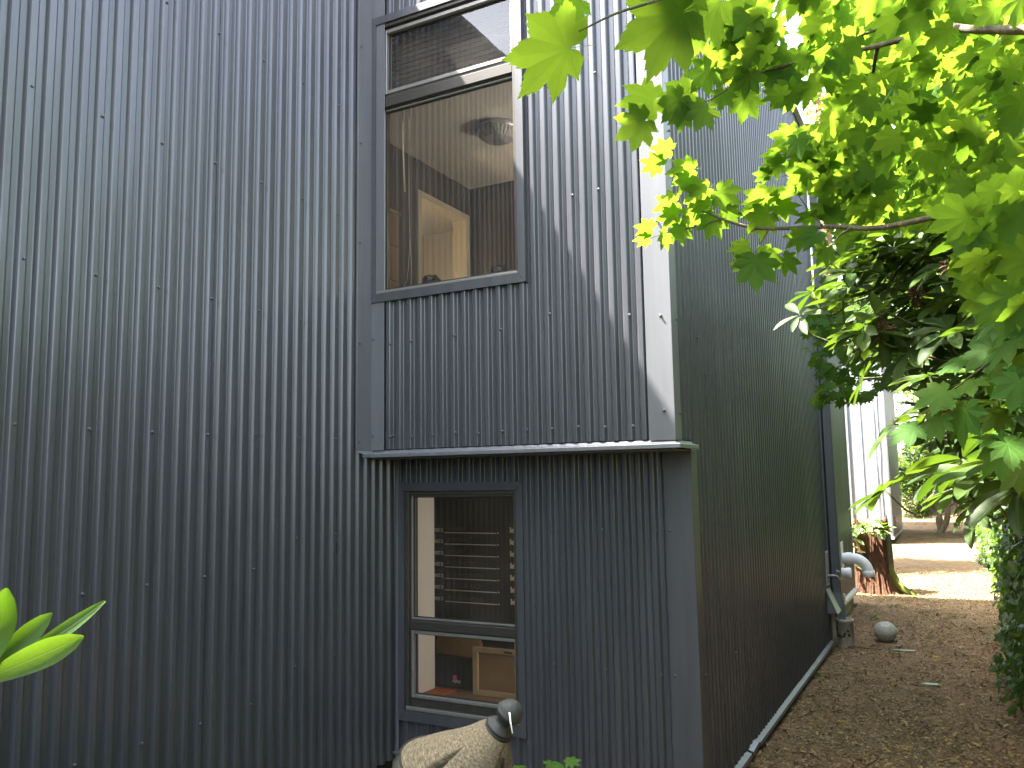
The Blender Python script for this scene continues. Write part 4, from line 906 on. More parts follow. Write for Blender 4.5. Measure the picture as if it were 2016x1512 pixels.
for k in range(420):
    P = np.array((random.gauss(3.6, .35), random.gauss(.6, .9), random.gauss(2.1, .5)))
    px_, py_, z_ = project(P)
    if px_[0] < 1900 or (py_[0] > 960 and px_[0] < 2100): continue
    whorl(P, np.array((-.3, -.2, .7))+rng.normal(0, .4, 3), 7, .12)
split_leaves(RHO, 'long_hi', 'long_lo', lp, frames(lN, lT), ls, M['rhody'], 300)
for k, (P, ax) in enumerate(whorls[:110]):
    hub = P+np.array((.36, .34, .02))+rng.normal(0, .06, 3); MB().tube(curve([P, P-ax*.10, P*.6+hub*.4+np.array((0, 0, -.04)), hub], 3), [.003]*4+[.004]*3+[.006]*3, 5).build('stem', M['twig'], RHO, True)
for k in range(5):
    b = np.array((3.45+random.uniform(-.15, .15), .3+random.uniform(-.4, .4), .2)); MB().tube(curve([b, b+np.array((.1, .1, .7)), np.array((3.3+random.uniform(-.2, .2), .1+k*.25, 1.9))], 6), .022, 8).build('trunk', M['bark'], RHO, True)
def truss(px, py, d):
    P = at(px, py, d); m = MB()
    for k in range(26):
        q = rng.normal(0, 1, 3); q /= np.linalg.norm(q); e = P+q*random.uniform(.02, .036); m.tube([P+q*.008, e, e+rng.normal(0, .008, 3)], [.0012, .004, .001], 4)
    m.build('spent_flower', M['rot'], RHO)
for q in ((1742, 648, 2.68), (1922, 497, 2.3), (1876, 520, 2.5), (1805, 582, 2.75), (1965, 690, 2.2)): truss(*q)

# ------------------------------------------------------------------ ivy hedge along the right of the path
HED = thing('ivy_hedge', 'dense ivy covered hedge along the right side of the path', 'hedge', (3.5, 6, .2))
def hx(y, z): return 3.06+.22*(noise2(y*.9, z*1.1, 5)-.5)+.12*(noise2(y*2.7, z*2.7, 9)-.5)+.10*np.clip(z-1.4, 0, 9)**1.5*.4
ys = np.linspace(-9, 17, 160); zs = np.linspace(.0, 2.6, 26); Y, Z = np.meshgrid(ys, zs); X = hx(Y, Z)+.16+np.where(Y < 2.2, .5, 0)
V = np.stack([X, Y, Z+gz(X, Y)*.6], -1).reshape(-1, 3); nx = len(ys); i = (np.arange(nx-1)[None]+np.arange(len(zs)-1)[:, None]*nx).ravel()
V = np.concatenate([V, np.stack([X[-1]+1.4, ys, np.full(nx, 2.5)], -1)]); b = (len(zs)-1)*nx+np.arange(nx-1)
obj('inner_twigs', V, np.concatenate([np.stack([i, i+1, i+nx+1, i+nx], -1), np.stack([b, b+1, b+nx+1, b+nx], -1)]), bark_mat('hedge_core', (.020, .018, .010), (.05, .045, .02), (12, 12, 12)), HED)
n = 21000; yy = np.where(rng.random(n) < .72, rng.uniform(1.8, 16.5, n), rng.uniform(-9, 1.8, n)); zz = rng.uniform(.05, 2.75, n); 
xx = hx(yy, zz)+rng.normal(.06, .05, n)+np.where(yy < 2.2, .5, 0)
P = np.stack([xx, yy, zz+gz(xx, yy)*.7], -1)
N = np.array((-.8, -.15, .45))+rng.normal(0, .38, (n, 3)); T = np.array((-.3, 0, -.9))+rng.normal(0, .45, (n, 3))
s = rng.uniform(.030, .058, n)*np.where(yy > 9, 1.15, 1)
n2 = 2600; y2 = rng.uniform(-9, 16.5, n2); x2 = hx(y2, 2.6)+rng.uniform(0, 1.2, n2)+np.where(y2 < 2.2, .5, 0); P2 = np.stack([x2, y2, 2.62+rng.normal(0, .15, n2)], -1)
keep = P[:, 1] > 1.4; P, N, T, s = P[keep], N[keep], T[keep], s[keep]; keep = P2[:, 1] > 1.4; P2 = P2[keep]; n2 = len(P2)  # leaves dropped on the unseen stretch so wall reflections stay dark
P = np.concatenate([P, P2]); N = np.concatenate([N, np.array((-.2, -.1, .9))+rng.normal(0, .4, (n2, 3))]); T = np.concatenate([T, rng.normal(0, 1, (n2, 3))]); s = np.concatenate([s, rng.uniform(.035, .06, n2)])
split_leaves(HED, 'ivy', 'ivy', P, frames(N, T), s, M['ivy'], 280, 9)
# low seedling plants at the hedge foot
for lab, (px, py, zz_), nn in (('low broadleaf seedling at the hedge foot nearest the viewer', (1975, 1272, .03), 14), ('small leafy weed at the hedge foot beyond the sunlit patch', (1928, 1108, .16), 12), ('sprig of leaves trailing into the sunlit patch', (1935, 1140, .15), 7)):
    v = fw+rt*(px-1008)/FPX+up*(756-py)/FPX; c = CAM+v*((zz_-CAM[2])/v[2]); c[2] = float(gz(c[0], c[1])); q = thing('seedling', lab, 'plant', c, 'seedlings along the hedge')
    MB().tube([c+np.array((0, 0, -.02)), c+np.array((.01, 0, .07)), c+np.array((0, .01, .13))], .004, 5).build('stem', M['twig'], q)
    for k in range(nn):
        a = random.uniform(0, 6.28); T_ = np.array((math.cos(a), math.sin(a), .1)); leafobj('small', c+np.array((0, 0, random.uniform(.03, .14)))+T_*random.uniform(.0, .09), frames([np.array((0, 0, 1.))+rng.normal(0, .3, 3)], [T_])[0], random.uniform(.05, .085), M['ivy'], q)

# ------------------------------------------------------------------ background trees, bushes and trunks
def blob_leaves(c, rad, n, s0, s1, clumps=26, hollow=.55):
    C = []
    for k in range(clumps):
        q = rng.normal(0, 1, 3); q /= np.linalg.norm(q); C.append(np.array(c)+q*np.array(rad)*random.uniform(hollow, 1.0))
    C = np.array(C); ci = rng.integers(0, clumps, n); cr = np.array(rad).mean()*rng.uniform(.16, .34, clumps)
    P = C[ci]+rng.normal(0, 1, (n, 3))*cr[ci][:, None]*np.array((.75, .75, .6)); N = np.array((0, 0, .8))+rng.normal(0, .6, (n, 3)); T = rng.normal(0, 1, (n, 3))+np.array((0, 0, -.5))
    return P, frames(N, T), rng.uniform(s0, s1, n), C
def bgtree(name, label, cat, base, crown, rad, n, s0, s1, mat, tr, group=None, clumps=26, trunkmat='bark', hollow=.55):
    q = thing(name, label, cat, base, group); P, R, s, C = blob_leaves(crown, rad, n, s0, s1, clumps, hollow)
    tag(leafmesh('crown', PR['small'], P, R, s, M[mat], q), kind='stuff')
    b = np.array(base, float); t_ = np.array(crown, float)
    MB().tube(curve([b+np.array((0, 0, -.2)), b*.6+t_*.4+np.array((random.uniform(-.1, .1), 0, 0)), t_+np.array((0, 0, rad[2]*.4))], 6), [tr*(1-.06*k) for k in range(13)], 10).build('trunk', M[trunkmat], q, True)
    for k in range(0, min(clumps, 12)): MB().tube([b*.45+t_*.55, (C[k]+t_)/2+np.array((0, 0, .1)), C[k]], [tr*.4, tr*.25, tr*.1], 6).build('limb', M[trunkmat], q, True)
    return q
bgtree('broadleaf_bush', 'dark green bush beside the far annex corner', 'bush', (1.9, 18.8, .55), (1.9, 18.6, 1.6), (.75, .7, 1.25), 9000, .05, .10, 'bush', .05, clumps=40, hollow=.3)
bgtree('broadleaf_bush', 'shaded bush behind the old cedar trunk', 'bush', (4.0, 20.5, .8), (3.9, 20.5, 1.9), (1.3, .9, 1.4), 8000, .05, .11, 'bush', .05, clumps=40, hollow=.3)
bgtree('understory_tree', 'leafy tree above the far end of the path', 'tree', (4.6, 15.5, .4), (3.9, 14.5, 4.2), (1.6, 2.2, 1.6), 9000, .07, .13, 'maple', .08, 'trees at the far end', 40)
bgtree('understory_tree', 'pale sunlit tree behind the annex roof', 'tree', (3.0, 24, 1.2), (2.2, 24, 6.5), (2.6, 2, 3.4), 9000, .10, .19, 'bush', .16, 'trees at the far end', 46)
bgtree('understory_tree', 'unseen dark tree added behind the hedge to darken the side wall', 'tree', (5.2, 4.5, .6), (4.75, 4.2, 3.5), (.9, 3.9, 1.5), 16000, .10, .16, 'darkened_leaf', .11, 'unseen trees added beside the hedge', 46)  # unseen tree added to block sky and darken side wall reflections
bgtree('added_shade_tree', 'unseen tree added in the recess to shade the path', 'tree', (-.2, 9.8, .1), (.1, 9.9, 3.3), (1.0, 1.3, 1.0), 9000, .09, .15, 'bush', .06, clumps=46, hollow=.2)  # hidden tree added to cast a band of shade across the path
def conifer(label, base, h, r, n, mat='conifer'):
    q = thing('conifer', label, 'tree', base, 'conifers behind the building'); b = np.array(base, float)
    MB().tube([b+np.array((0, 0, -.3)), b+np.array((0, 0, h*.5)), b+np.array((0, 0, h))], [.28, .17, .03], 10).build('trunk', M['cedar'], q, True)
    nb = 90; P = []; T = []; N = []
    for k in range(nb):
        t_ = (k+.5)/nb; z = h*(.08+.92*t_); a = k*2.4; L = r*(1-t_)**.8*random.uniform(.75, 1.1)+.15; d = np.array((math.cos(a), math.sin(a), 0))
        m_ = int(n/nb*(1.6-1.2*t_)); u_ = rng.random(m_)**.7
        q0 = b+np.array((0, 0, z))+d*(L*u_)[:, None]+np.stack([np.zeros(m_), np.zeros(m_), -.35*L*u_**2], -1)+rng.normal(0, .10, (m_, 3))*np.array((1, 1, .6))
        P.append(q0); T.append(np.tile(d*.7+np.array((0, 0, -.6)), (m_, 1))+rng.normal(0, .35, (m_, 3))); N.append(np.array((0, 0, 1))+rng.normal(0, .5, (m_, 3)))
    P = np.concatenate(P); tag(leafmesh('crown', PR['small'], P, frames(np.concatenate(N), np.concatenate(T)), rng.uniform(.10, .24, len(P)), M[mat], q), kind='stuff'); return q
conifer('tall pale conifer rising behind the roof edge', (-.2, 22, 1.0), 15, 2.2, 9000, 'pale')
conifer('tall conifer standing right of the far path end', (5.2, 23, 1.2), 17, 2.8, 10000)
Ps, Rs, Ss = [], [], []
for c, rad, n in (((.2, -10, 3.0), (1.6, 1.4, 3.0), 4000), ((7.0, 11, 4.0), (2, 3, 3.4), 4000), ((.9, -6.3, .8), (1.4, .8, .8), 3000), ((3.6, -5.9, .8), (1.8, .7, .8), 3500), ((5.2, -2.6, 1.8), (.8, 1.6, 1.8), 4000)):
    P, R, s, C = blob_leaves(c, rad, n, .16, .30, 60, .2); Ps.append(P); Rs.append(R); Ss.append(s)
P = np.concatenate(Ps); px_, py_, z_ = project(P); ok = ~((z_ > 0) & (px_ > -60) & (px_ < 2080) & (py_ > -60) & (py_ < 1600))
tag(leafmesh('added_foliage', PR['small'], P[ok], np.concatenate(Rs)[ok], np.concatenate(Ss)[ok], M['bush'], None, (4, -8, 0)), 'unseen foliage added outside the frame to shade the walls', 'wood', None, 'stuff')  # unseen foliage added to dim the low walls and their reflections
# old cedar trunk and twisted trunk at the path's end
def gpt(px, py, z): 
    v = fw+rt*(px-1008)/FPX+up*(756-py)/FPX; return CAM+v*((z-CAM[2])/v[2])
b = np.array((2.35, 19.2, .42)); q = thing('old_cedar', 'thick fluted cedar trunk behind the twisted rhododendron', 'tree', b)
n1, n2 = 28, 14; V = []; F = []
for i in range(n2):
    t_ = i/(n2-1); z = -.2+8*t_**1.6; 
    for k in range(n1):
        a = 2*math.pi*k/n1; r = (.27+.22*math.exp(-z*2.2))*(1+.10*math.sin(5*a+z)+.06*math.sin(9*a))*(1-.05*z); V.append(b+np.array((r*math.cos(a), r*math.sin(a), z)))
for i in range(n2-1):
    for k in range(n1): F.append((i*n1+k, i*n1+(k+1) % n1, (i+1)*n1+(k+1) % n1, (i+1)*n1+k))
obj('trunk', V, F, M['cedar'], q, True)
P, R, s, C = blob_leaves(b+np.array((.2, .3, 7.2)), (2.2, 2.2, 2.0), 7000, .08, .16, 40); tag(leafmesh('crown', PR['small'], P, R, s, M['bush'], q), kind='stuff')
b = np.array((2.36, 16.4, .27)); q = thing('twisted_rhododendron', 'twisted bare stemmed rhododendron at the far end of the path', 'shrub', b)
for k, (pts, r) in enumerate((
  ([(1818, 1062, 20.0), (1845, 1052, 20), (1862, 1030, 20), (1866, 1000, 20), (1858, 985, 20.2), (1870, 965, 20)], .075), ([(1848, 1050, 20.0), (1853, 1030, 20), (1846, 1000, 20), (1840, 970, 19.8), (1835, 945, 19.6), (1832, 925, 19.5)], .055),
  ([(1850, 1045, 20.0), (1845, 1020, 20), (1858, 1005, 20.1), (1880, 990, 20.2), (1905, 985, 20.4)], .035), ([(1864, 1005, 20.), (1872, 985, 20.), (1882, 990, 19.8), (1886, 1010, 19.8), (1890, 1040, 19.8)], .018),
  ([(1835, 945, 19.6), (1850, 915, 19.6), (1870, 900, 19.6)], .03), ([(1834, 935, 19.6), (1815, 915, 19.6), (1800, 900, 19.6)], .03))):
    c = curve([at(*t_) for t_ in pts], 5); n = len(c); MB().tube(c, [r*(1-.5*i/(n-1)) for i in range(n)], 8).build('trunk' if k < 2 else 'limb', bark_mat('pale_limb%d' % k, (.30, .22, .15), (.46, .36, .26)) if k == 0 else M['pale_limb'] if 'pale_limb' in M else M['cedar'], q, True)
    if k == 0: M['pale_limb'] = bpy.data.materials['pale_limb0']
lp, lN, lT, ls = [], [], [], []
for px, py in sample([(1770, 880), (1900, 850), (1930, 920), (1890, 960), (1800, 950), (1775, 930)], 60):
    whorl(at(px, py, random.uniform(18.6, 20.4)), np.array((0, -.4, .7))+rng.normal(0, .3, 3), 7, .17)
tag(leafmesh('foliage', PR['long_lo'], np.array(lp), frames(lN, lT), np.array(ls), M['rhody'], q), kind='stuff')
# mound of bare earth behind
xs_ = np.linspace(1.5, 5.5, 40); ys_ = np.linspace(17, 21.5, 30); X, Y = np.meshgrid(xs_, ys_); Z = gz(X, Y)-.15+.55*np.exp(-((X-3.0)/1.2)**2-((Y-19.4)/1.2)**2)+.05*noise2(X*3, Y*3)
i = (np.arange(39)[None]+np.arange(29)[:, None]*40).ravel(); tag(obj('earth_mound', np.stack([X, Y, Z], -1).reshape(-1, 3), np.stack([i, i+1, i+41, i+40], -1), M['soil'], None, True), 'low mound of bare earth around the cedar', None, None, 'structure')

# ------------------------------------------------------------------ rotten stump and the plant on it
b = np.array((1.80, 7.45, .11)); q = thing('tree_stump', 'rotten red brown tree stump with mossy root by the wall', 'stump', b)
n1, n2 = 96, 26; V = []; F = []
for i in range(n2):
    t_ = i/(n2-1)
    for k in range(n1):
        a = 2*math.pi*k/n1; ca, sa = math.cos(a), math.sin(a)
        top = .80+.04*math.sin(2*a+1)+.05*float(noise2(a*4, 1, 2))+.05*float(noise2(a*14, 3, 4))
        if 3.6 < a < 5.3: top -= .10*math.sin((a-3.6)/1.7*math.pi)           # hollow broken out at the front
        z = -.06+t_*(top+.06)
        r = .205*(1+.45*math.exp(-z*7)*(1+.5*math.cos(a-.2)))*(1-.10*t_)
        gr = .5*float(noise2(a*9, z*2.2, 6))+.5*float(noise2(a*22, z*5, 8)); r *= .84+.30*gr
        if 3.5 < a < 5.4 and z > .22: r *= 1-.25*math.sin((a-3.5)/1.9*math.pi)*(z-.22)/.4
        V.append(b+np.array((r*ca, r*sa, z)))
for i in range(n2-1):
    for k in range(n1): F.append((i*n1+k, i*n1+(k+1) % n1, (i+1)*n1+(k+1) % n1, (i+1)*n1+k))
c = len(V); V.append(b+np.array((0, 0, .55))); F += [((n2-1)*n1+k, (n2-1)*n1+(k+1) % n1, c) for k in range(n1)]
obj('rotten_wood', V, F, M['rot'], q)
for k in range(34):
    a = random.uniform(-.3, 6.0); z0_ = random.uniform(.3, .66); r = .19*(1 if a < 3.4 or a > 5.4 else .9); p0 = b+np.array((r*math.cos(a), r*math.sin(a), z0_)); p1 = b+np.array((r*1.0*math.cos(a), r*1.0*math.sin(a), z0_+random.uniform(.08, .2)))
    MB().tube([p0, (p0+p1)/2+rng.normal(0, .006, 3), p1], [.010, .008, .002], 5).build('splinter', M['rot'], q)
for pts, r in (([(.14, -.04, .42), (.20, -.08, .24), (.30, -.12, .09), (.52, -.20, -.02)], [.05, .05, .045, .02]), ([(-.02, -.12, .10), (.03, -.20, .03), (.08, -.30, -.03)], [.06, .05, .02])):
    c = curve([b+np.array(t_) for t_ in pts], 6); n = len(c); MB().tube([t_+rng.normal(0, .004, 3) for t_ in c], np.interp(np.linspace(0, 1, n), np.linspace(0, 1, len(r)), r), 10).build('root', M['moss'] if pts[0][0] > 0 else M['stumpbark'], q, True)
m = MB()
for k in range(5): a = -.5+k*.25; m.tube([b+np.array((.20*math.cos(a), .20*math.sin(a), z)) for z in (.02, .25, .5, .70)], [.03, .026, .024, .012], 6)
m.build('bark_strip', M['stumpbark'], q, True)
b2 = b+np.array((-.05, .0, .74)); q = thing('salal_plant', 'light green leafy plant growing on top of the stump', 'plant', b2)
lp, lN, lT, ls = [], [], [], []
for k in range(170):
    a = random.uniform(0, 6.28); r = random.random()**.5*.25; P = b2+np.array((r*math.cos(a)-.02, r*math.sin(a)-.03, .02+.20*(1-(r/.27)**2)*random.uniform(.3, 1)-.05))
    if k < 30: P = b2+np.array((random.uniform(-.24, -.10), -.18+random.uniform(-.05, .03), random.uniform(-.42, .02)))
    lp.append(P); lN.append(np.array((0, -.3, .8))+rng.normal(0, .35, 3)); lT.append((math.cos(a), math.sin(a)-.4, -.1)); ls.append(random.uniform(.085, .14))
R_l = frames(lN, lT)
for k in range(len(lp)): leafobj('small', lp[k], R_l[k], ls[k], M['pale'] if k % 3 else M['rhodynew'], q)
for k in range(8): MB().tube([b2+np.array((0, 0, -.15)), b2+np.array((random.uniform(-.12, .12), random.uniform(-.15, .1), .06))], .004, 5).build('stem', M['twig'], q)

n = 9000; P = np.stack([rng.uniform(.15, 2.5, n), rng.uniform(-3.3, -.35, n), rng.uniform(.03, .62, n)**1.0], -1); px_, py_, z_ = project(P); ok = (z_ < .1) | (py_ > 1640) | (px_ < -40); P = P[ok]; n = len(P)
tag(leafmesh('planting_bed', PR['small'], P, frames(np.array((0, 0, .8))+rng.normal(0, .5, (n, 3)), rng.normal(0, 1, (n, 3))), rng.uniform(.07, .13, n), M['rhody'], None, (1.2, -1.5, 0)), 'low dark shrubs planted at the foot of the wall', 'shrubs', None, 'stuff')
# ------------------------------------------------------------------ things on the path
c = gpt(1745, 1270, .0); c[2] = float(gz(c[0], c[1])); rb = .098; q = thing('garden_globe', 'weathered grey globe lying on the path', 'globe', c); cc = c+np.array((0, 0, rb*.86)); ax = unit((.05, -.35, .9))
up_, lo_ = [], []
for a in np.linspace(0, math.pi, 28):
    r, h = rb*math.sin(a), rb*math.cos(a)*.90; up_.append((r*(1 if abs(math.cos(a)-.22) > .06 else .975), h))
up_ = [(r*(1.03 if h > rb*.2 else .985), min(h, rb*.80)) for r, h in up_]
MB().lathe(up_, cc, ax, 40).build('shell', M['globe'], q, True)
MB().lathe([(rb*.985, rb*.19), (rb*1.03, rb*.195), (rb*1.035, rb*.225), (rb*.985, rb*.235)], cc, ax, 40).build('seam_band', M['clay'], q, True)
MB().lathe([(rb*.99, rb*.155), (rb*1.004, rb*.165), (rb*1.004, rb*.188), (rb*.99, rb*.19)], cc, ax, 40).build('groove', M['moss_dark'], q, True)
for lab, px, py, sx in (('pale green broken tile lying beside the globe', 1778, 1283, .10), ('pale green tile shard in the middle of the path', 1830, 1345, .06)):
    c = gpt(px, py, .01); c[2] = float(gz(c[0], c[1]))+.004; pts = [(-sx, -.02), (-.3*sx, .025), (.2*sx, .02), (.9*sx, .035), (sx, -.015), (.1*sx, -.03)]
    m = MB(); V = [c+np.array((x, y, z)) for z in (0, .008) for x, y in pts]; k = len(pts); m.add(V, [tuple(range(k))[::-1], tuple(range(k, 2*k))]+[(i, (i+1) % k, (i+1) % k+k, i+k) for i in range(k)])
    tag(m.build('tile_shard', M['shard'], None, False, c), lab, 'tile shard', 'tile shards')
c = gpt(1700, 1281, .0); c[2] = float(gz(c[0], c[1]))+.012
tag(MB().tube(curve([c+np.array((-.16, .02, 0)), c+np.array((-.04, -.01, .012)), c+np.array((.06, .0, .004)), c+np.array((.15, -.05, .01))], 5), [.007]*8+[.005]*8, 6).build('fallen_twig', M['bark'], None, True, c), 'thin dark twig lying by the drain pipe', 'twig')
fl = [(1665, 1420, 'yellow fallen leaf on the near path'), (1955, 1422, 'tan fallen leaf near the right edge'), (1897, 1484, 'pale fallen leaf low at the right'), (1862, 1300, 'tan curled leaf right of the globe'), (1845, 1297, 'tan leaf fragment right of the globe'), (1757, 1408, 'grey tan leaf in the middle of the near path'), (1960, 1330, 'dry leaf below the hedge seedling'), (1910, 1465, 'yellowish leaf near the lower right corner'), (1618, 1325, 'green tinged leaf beside the wall base'), (1985, 1480, 'dry leaf at the lower right corner'), (1700, 1325, 'small dry leaf in front of the twig'), (1780, 1470, 'dry leaf at the bottom of the path')]
for px, py, lab in fl:
    c = gpt(px, py, .0); c[2] = float(gz(c[0], c[1]))+.012; a = random.uniform(0, 6.28)
    R = frames([np.array((0, 0, 1.))+rng.normal(0, .25, 3)], [(math.cos(a), math.sin(a), .1)])[0]
    o = leafmesh('fallen_leaf', PR['long_hi'] if random.random() < .6 else PR['maple_lo'], [c], R[None], [random.uniform(.05, .075)], M['dead'], None, c); tag(o, lab, 'leaf', 'fallen leaves on the path')
# leaf litter: tiny bits nobody could count
n = 34000; yy = .6+rng.random(n)**1.5*9.5; xx = rng.uniform(1.70, 3.25, n); P = np.stack([xx, yy, gz(xx, yy)+.004], -1); a = rng.random(n)*6.283
N = np.array((0, 0, 1.))+rng.normal(0, .4, (n, 3)); T = np.stack([np.cos(a), np.sin(a), np.zeros(n)], -1); bits = (np.array([(0, 0, 0), (-.22, .5, .08), (.22, .5, .08), (0, 1, 0)]), np.array([(0, 2, 1), (1, 2, 3)]))
tag(leafmesh('leaf_litter', bits, P, frames(N, T), rng.uniform(.010, .034, n)*np.where(rng.random(n) < .08, 1.7, 1), M['litter'], None, (2.3, 4, 0)), 'brown leaf litter scattered over the earth path', 'leaf litter', None, 'stuff')

n = 420; yy = .7+rng.random(n)**1.4*8; xx = rng.uniform(1.72, 3.2, n); a = rng.random(n)*6.283
tag(leafmesh('fallen_needles', (np.array([(0, 0, 0), (.035, .3, .02), (.035, 1, .0), (0, 1, 0), (-.01, .5, .03)]), np.array([(0, 1, 2), (0, 2, 3), (0, 4, 3)])), np.stack([xx, yy, gz(xx, yy)+.008], -1), frames(np.array((0, 0, 1.))+rng.normal(0, .25, (n, 3)), np.stack([np.cos(a), np.sin(a), rng.normal(0, .08, n)], -1)), rng.uniform(.05, .17, n), M['bark'], None, (2.3, 4, 0)), 'thin dry twigs and needles scattered on the path', 'twigs', None, 'stuff')
for k, (px, py) in enumerate(((1700, 1180), (1722, 1225), (1690, 1205), (1620, 1318), (1760, 1205), (1880, 1225))):
    c = gpt(px, py, .05); c[2] = float(gz(c[0], c[1])); lab = ('weed tuft below the elbow pipe outlet', 'weed tuft between the drain pipe and stump', 'weed tuft beside the grey conduit', 'weed tuft at the foot of the side wall', 'weed tuft in front of the stump root', 'weed tuft in the middle of the path edge')[k]
    q = thing('weed_tuft', lab, 'weed', c, 'weed tufts on the path')
    for j in range(12):
        a = random.uniform(0, 6.28); T_ = np.array((math.cos(a), math.sin(a), random.uniform(.3, 1.3))); leafobj('small', c+np.array((math.cos(a), math.sin(a), 0))*random.uniform(0, .05), frames([np.array((0, 0, 1.))-T_*.4+rng.normal(0, .2, 3)], [T_])[0], random.uniform(.03, .06), M['ivy'] if k % 2 else M['rhodynew'], q, 'blade')
# ------------------------------------------------------------------ closed garden umbrella in the foreground
top = at(1003, 1403, 2.0); axd = unit(-rt*.52-up*.85+fw*.20)        # from the finial down the shaft
q = thing('garden_umbrella', 'closed tan canvas garden umbrella with dark ball finial below the window', 'umbrella', top+axd*1.1)
rbl = .030
prof = [(.0, -rbl)]+[(rbl*math.sin(a), -rbl*math.cos(a)) for a in np.linspace(.25, 1.45, 9)]+[(rbl*1.045, -.002), (rbl*1.045, .003), (rbl*.97, .006)]+[(.026, .016), (.0185, .030), (.0165, .040), (.018, .048), (.030, .056), (.0335, .062), (.031, .068), (.026, .070), (.038, .078), (.036, .084), (.02, .09)]
prof = [(r, h if h < .004 else .004+(h-.004)*.66) for r, h in prof[:-3]]+[(.034, .050), (.030, .056)]
MB().lathe(prof, top, axd, 36).build('finial', M['finial'], q, True)
vw = unit(top-CAM); cu = unit(np.cross(axd, vw)); cv = np.cross(axd, cu)
def cloth(h0, h1, r0_, r1_, lobes, depth, rows, n=192, ph=0., flare=1.0, notch=.012):
    V = []; F = []; uv = []
    for i in range(rows+1):
        t_ = i/rows; h = h0+(h1-h0)*t_
        for k in range(n):
            a = 2*math.pi*k/n; c_ = math.cos(lobes*(a+ph)/1.0); dl = abs(((a+ph)*lobes/(2*math.pi)) % 1-.5)*2; fold = 1-math.exp(-((1-dl)/.20)**2)
            r = r0_+(r1_-r0_)*t_**flare*(1-depth*t_**.7+depth*t_**.7*fold*1.25); hh = h-notch*t_*(1-fold)+.004*math.sin(3*a+5*t_)
            r *= 1+.03*math.sin(2*a+1)+.02*math.sin(7*a+4*t_)
            V.append(top+axd*hh+r*(math.cos(a)*cu+math.sin(a)*cv)); uv.append((a*1.1, h*9))
    for i in range(rows):
        for k in range(n): F.append((i*n+k, i*n+(k+1) % n, (i+1)*n+(k+1) % n, (i+1)*n+k))
    return np.array(V), np.array(F), np.array(uv), n
def cloth_obj(name, *a, **k):
    V, F, uv, n = cloth(*a, **k); o = obj(name, V, F, M['canvas'], q, True); l = o.data.uv_layers.new(name='UVMap'); l.data.foreach_set('uv', uv[F.ravel()].ravel()); return o, V[-n:]
def cap():
    n, rows = 288, 26; V = []; F = []; uv = []; ac = math.atan2(-vw@cv, -vw@cu); sg = 1 if (rt*.85-up*.52)@(-math.sin(ac)*cu+math.cos(ac)*cv) > 0 else -1
    creases = [(-36, .075, 4.5), (54, .150, 12), (112, .08, 8), (158, .08, 8)]
    for i in range(rows+1):
        t_ = i/rows
        for k in range(n):
            d = ((360*k/n+180) % 360)-180; a = ac+sg*math.radians(d); hm = .228+.006*math.sin(math.radians(3*d)); cr = 0.; fl = 0.
            for c0, dep, w_ in creases:
                e = abs(((d-c0+180) % 360)-180); gsn = math.exp(-(e/w_)**2); hm -= dep*gsn; cr += gsn; fl += math.exp(-((e-w_*1.9)/w_)**2)
            h = .052+(hm-.052)*t_; r = .0345+.66*(h-.052)
            r *= 1-.09*cr*t_+.035*fl*t_**2; r += .002*math.sin(9*t_+math.radians(5*d))*t_+.003*math.sin(math.radians(2*d)+6*t_)
            V.append(top+axd*h+r*(math.cos(a)*cu+math.sin(a)*cv)); uv.append((math.radians(d)*1.1, h*9))
    for i in range(rows):
        for k in range(n): F.append((i*n+k, i*n+(k+1) % n, (i+1)*n+(k+1) % n, (i+1)*n+k))
    V, F, uv = np.array(V), np.array(F), np.array(uv)
    o = obj('vent_cap', V, F, M['canvas'], q, True); l = o.data.uv_layers.new(name='UVMap'); l.data.foreach_set('uv', uv[F.ravel()].ravel()); return o, V[-n:]
o, hem = cap()
MB().tube(list(hem)+[hem[0]], .0034, 6, False).build('binding', M['binding'], o, True)
o, hem = cloth_obj('canopy', .075, 1.05, .030, .098, 8, .5, 20, ph=.1)
MB().tube(list(hem)+[hem[0]], .003, 6, False).build('binding', M['binding'], o, True)
foot = top+axd*(top[2]/-axd[2]-.0)
MB().tube([top+axd*.08, foot], .016, 12).build('shaft', M['wood'], q, True)
zt = [at(1003, 1403, 1.966), at(1005, 1420, 1.962), at(1009, 1444, 1.955)]
MB().tube(zt, [.0022, .0018, .0012], 6).build('zip_tie', M['ziptie'], q, True)

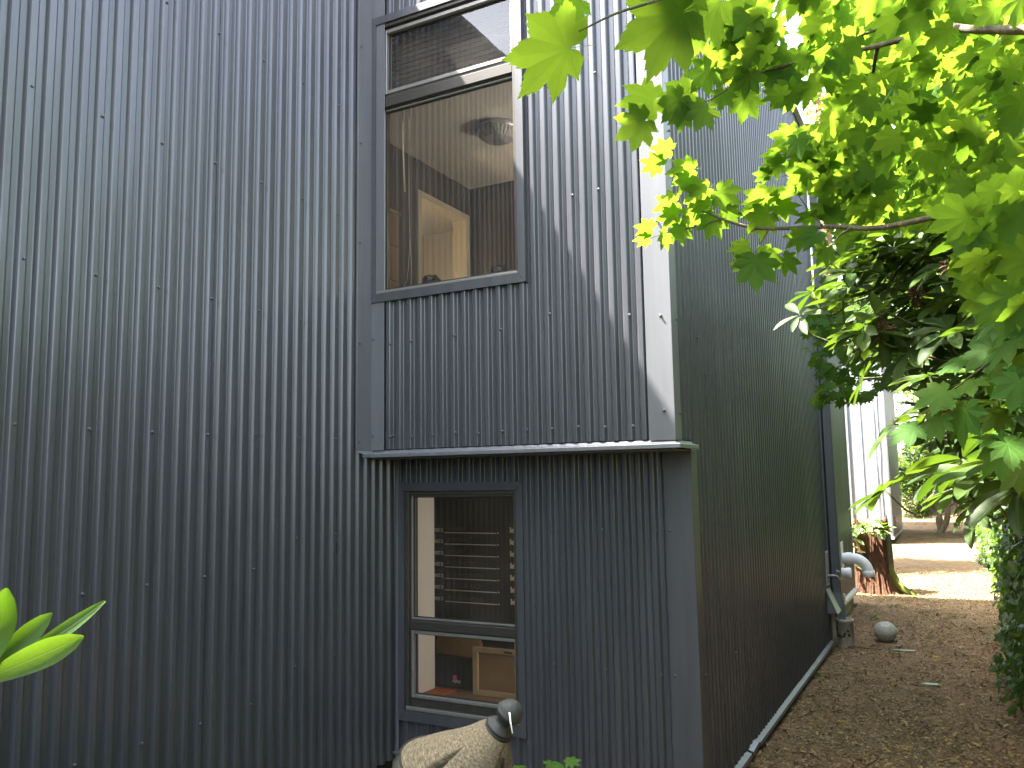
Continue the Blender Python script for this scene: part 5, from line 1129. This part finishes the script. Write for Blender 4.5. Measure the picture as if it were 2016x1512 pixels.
# ------------------------------------------------------------------ foreground sprigs
q = thing('rhododendron_sprig', 'bright green rhododendron sprig poking in at the left edge', 'shrub', at(-160, 1420, 1.0))
hub = at(-70, 1345, 1.0)
MB().tube(curve([at(-300, 1700, 1.0), at(-160, 1450, 1.0), hub], 6), [.007]*7+[.005]*6, 8).build('stem', M['twig'], q, True)
def longleaf(p0, p1, width, nrm, name='leaf', parent=q):
    L = np.linalg.norm(p1-p0); wd = width/L/2; V0, F0 = proto_long(True, wd, .0, .10); n = len(V0)//3
    V0[:, 2] += -.06*np.sin(np.linspace(0, math.pi, n)).repeat(3)
    tt = unit(p1-p0); nrm = nrm-tt*(nrm@tt); R = frames([nrm], [tt])[0]; V = V0@R.T*L+p0; o = obj(name, V, F0, M['rhodynew'], parent, True)
    l = o.data.uv_layers.new(name='UVMap'); l.data.foreach_set('uv', V0[F0.ravel()][:, :2].ravel()); return o
for b0, tip, d1, wpx, tilt in (((-40, 1340), (14, 1158), .98, 62, .1), ((-45, 1335), (102, 1207), .99, 40, .1), ((-30, 1340), (207, 1183), 1.0, 27, .25), ((-60, 1352), (165, 1253), .97, 50, .05), ((-60, 1330), (-160, 1180), 1.0, 60, .2), ((-60, 1360), (-190, 1380), 1.0, 60, .2)):
    p0, p1 = at(*b0, 1.0), at(*tip, d1); longleaf(p0, p1, wpx/FPX, -fw+up*tilt)
q = thing('maple_sapling', 'green maple sapling tips at the bottom edge by the umbrella', 'plant', (1.7, -1.5, 0))
for px, py, s_, d, ang in ((1020, 1512, 44, 2.4, 150), (1062, 1518, 62, 2.4, 200), (1090, 1506, 66, 2.42, 20), (1125, 1500, 42, 2.42, 10), (1040, 1530, 60, 2.4, 120), (1100, 1540, 60, 2.4, 80)):
    a = math.radians(ang); tip = rt*math.cos(a)-up*math.sin(a)*.3+fw*.25; P = at(px, py, d); R = frames([np.array((0, 0, 1.))-fw*.15+rng.normal(0, .15, 3)], [tip])[0]
    leafobj('maple_hi', P-unit(tip)*.01, R, s_*d/FPX*.62, M['maple'], q)
g0 = np.array((1.72, -1.5, 0)); MB().tube(curve([g0, g0+np.array((.02, .0, .4)), at(1075, 1525, 2.41)], 6), [.008]*7+[.004]*6, 7).build('stem', M['twig'], q, True)
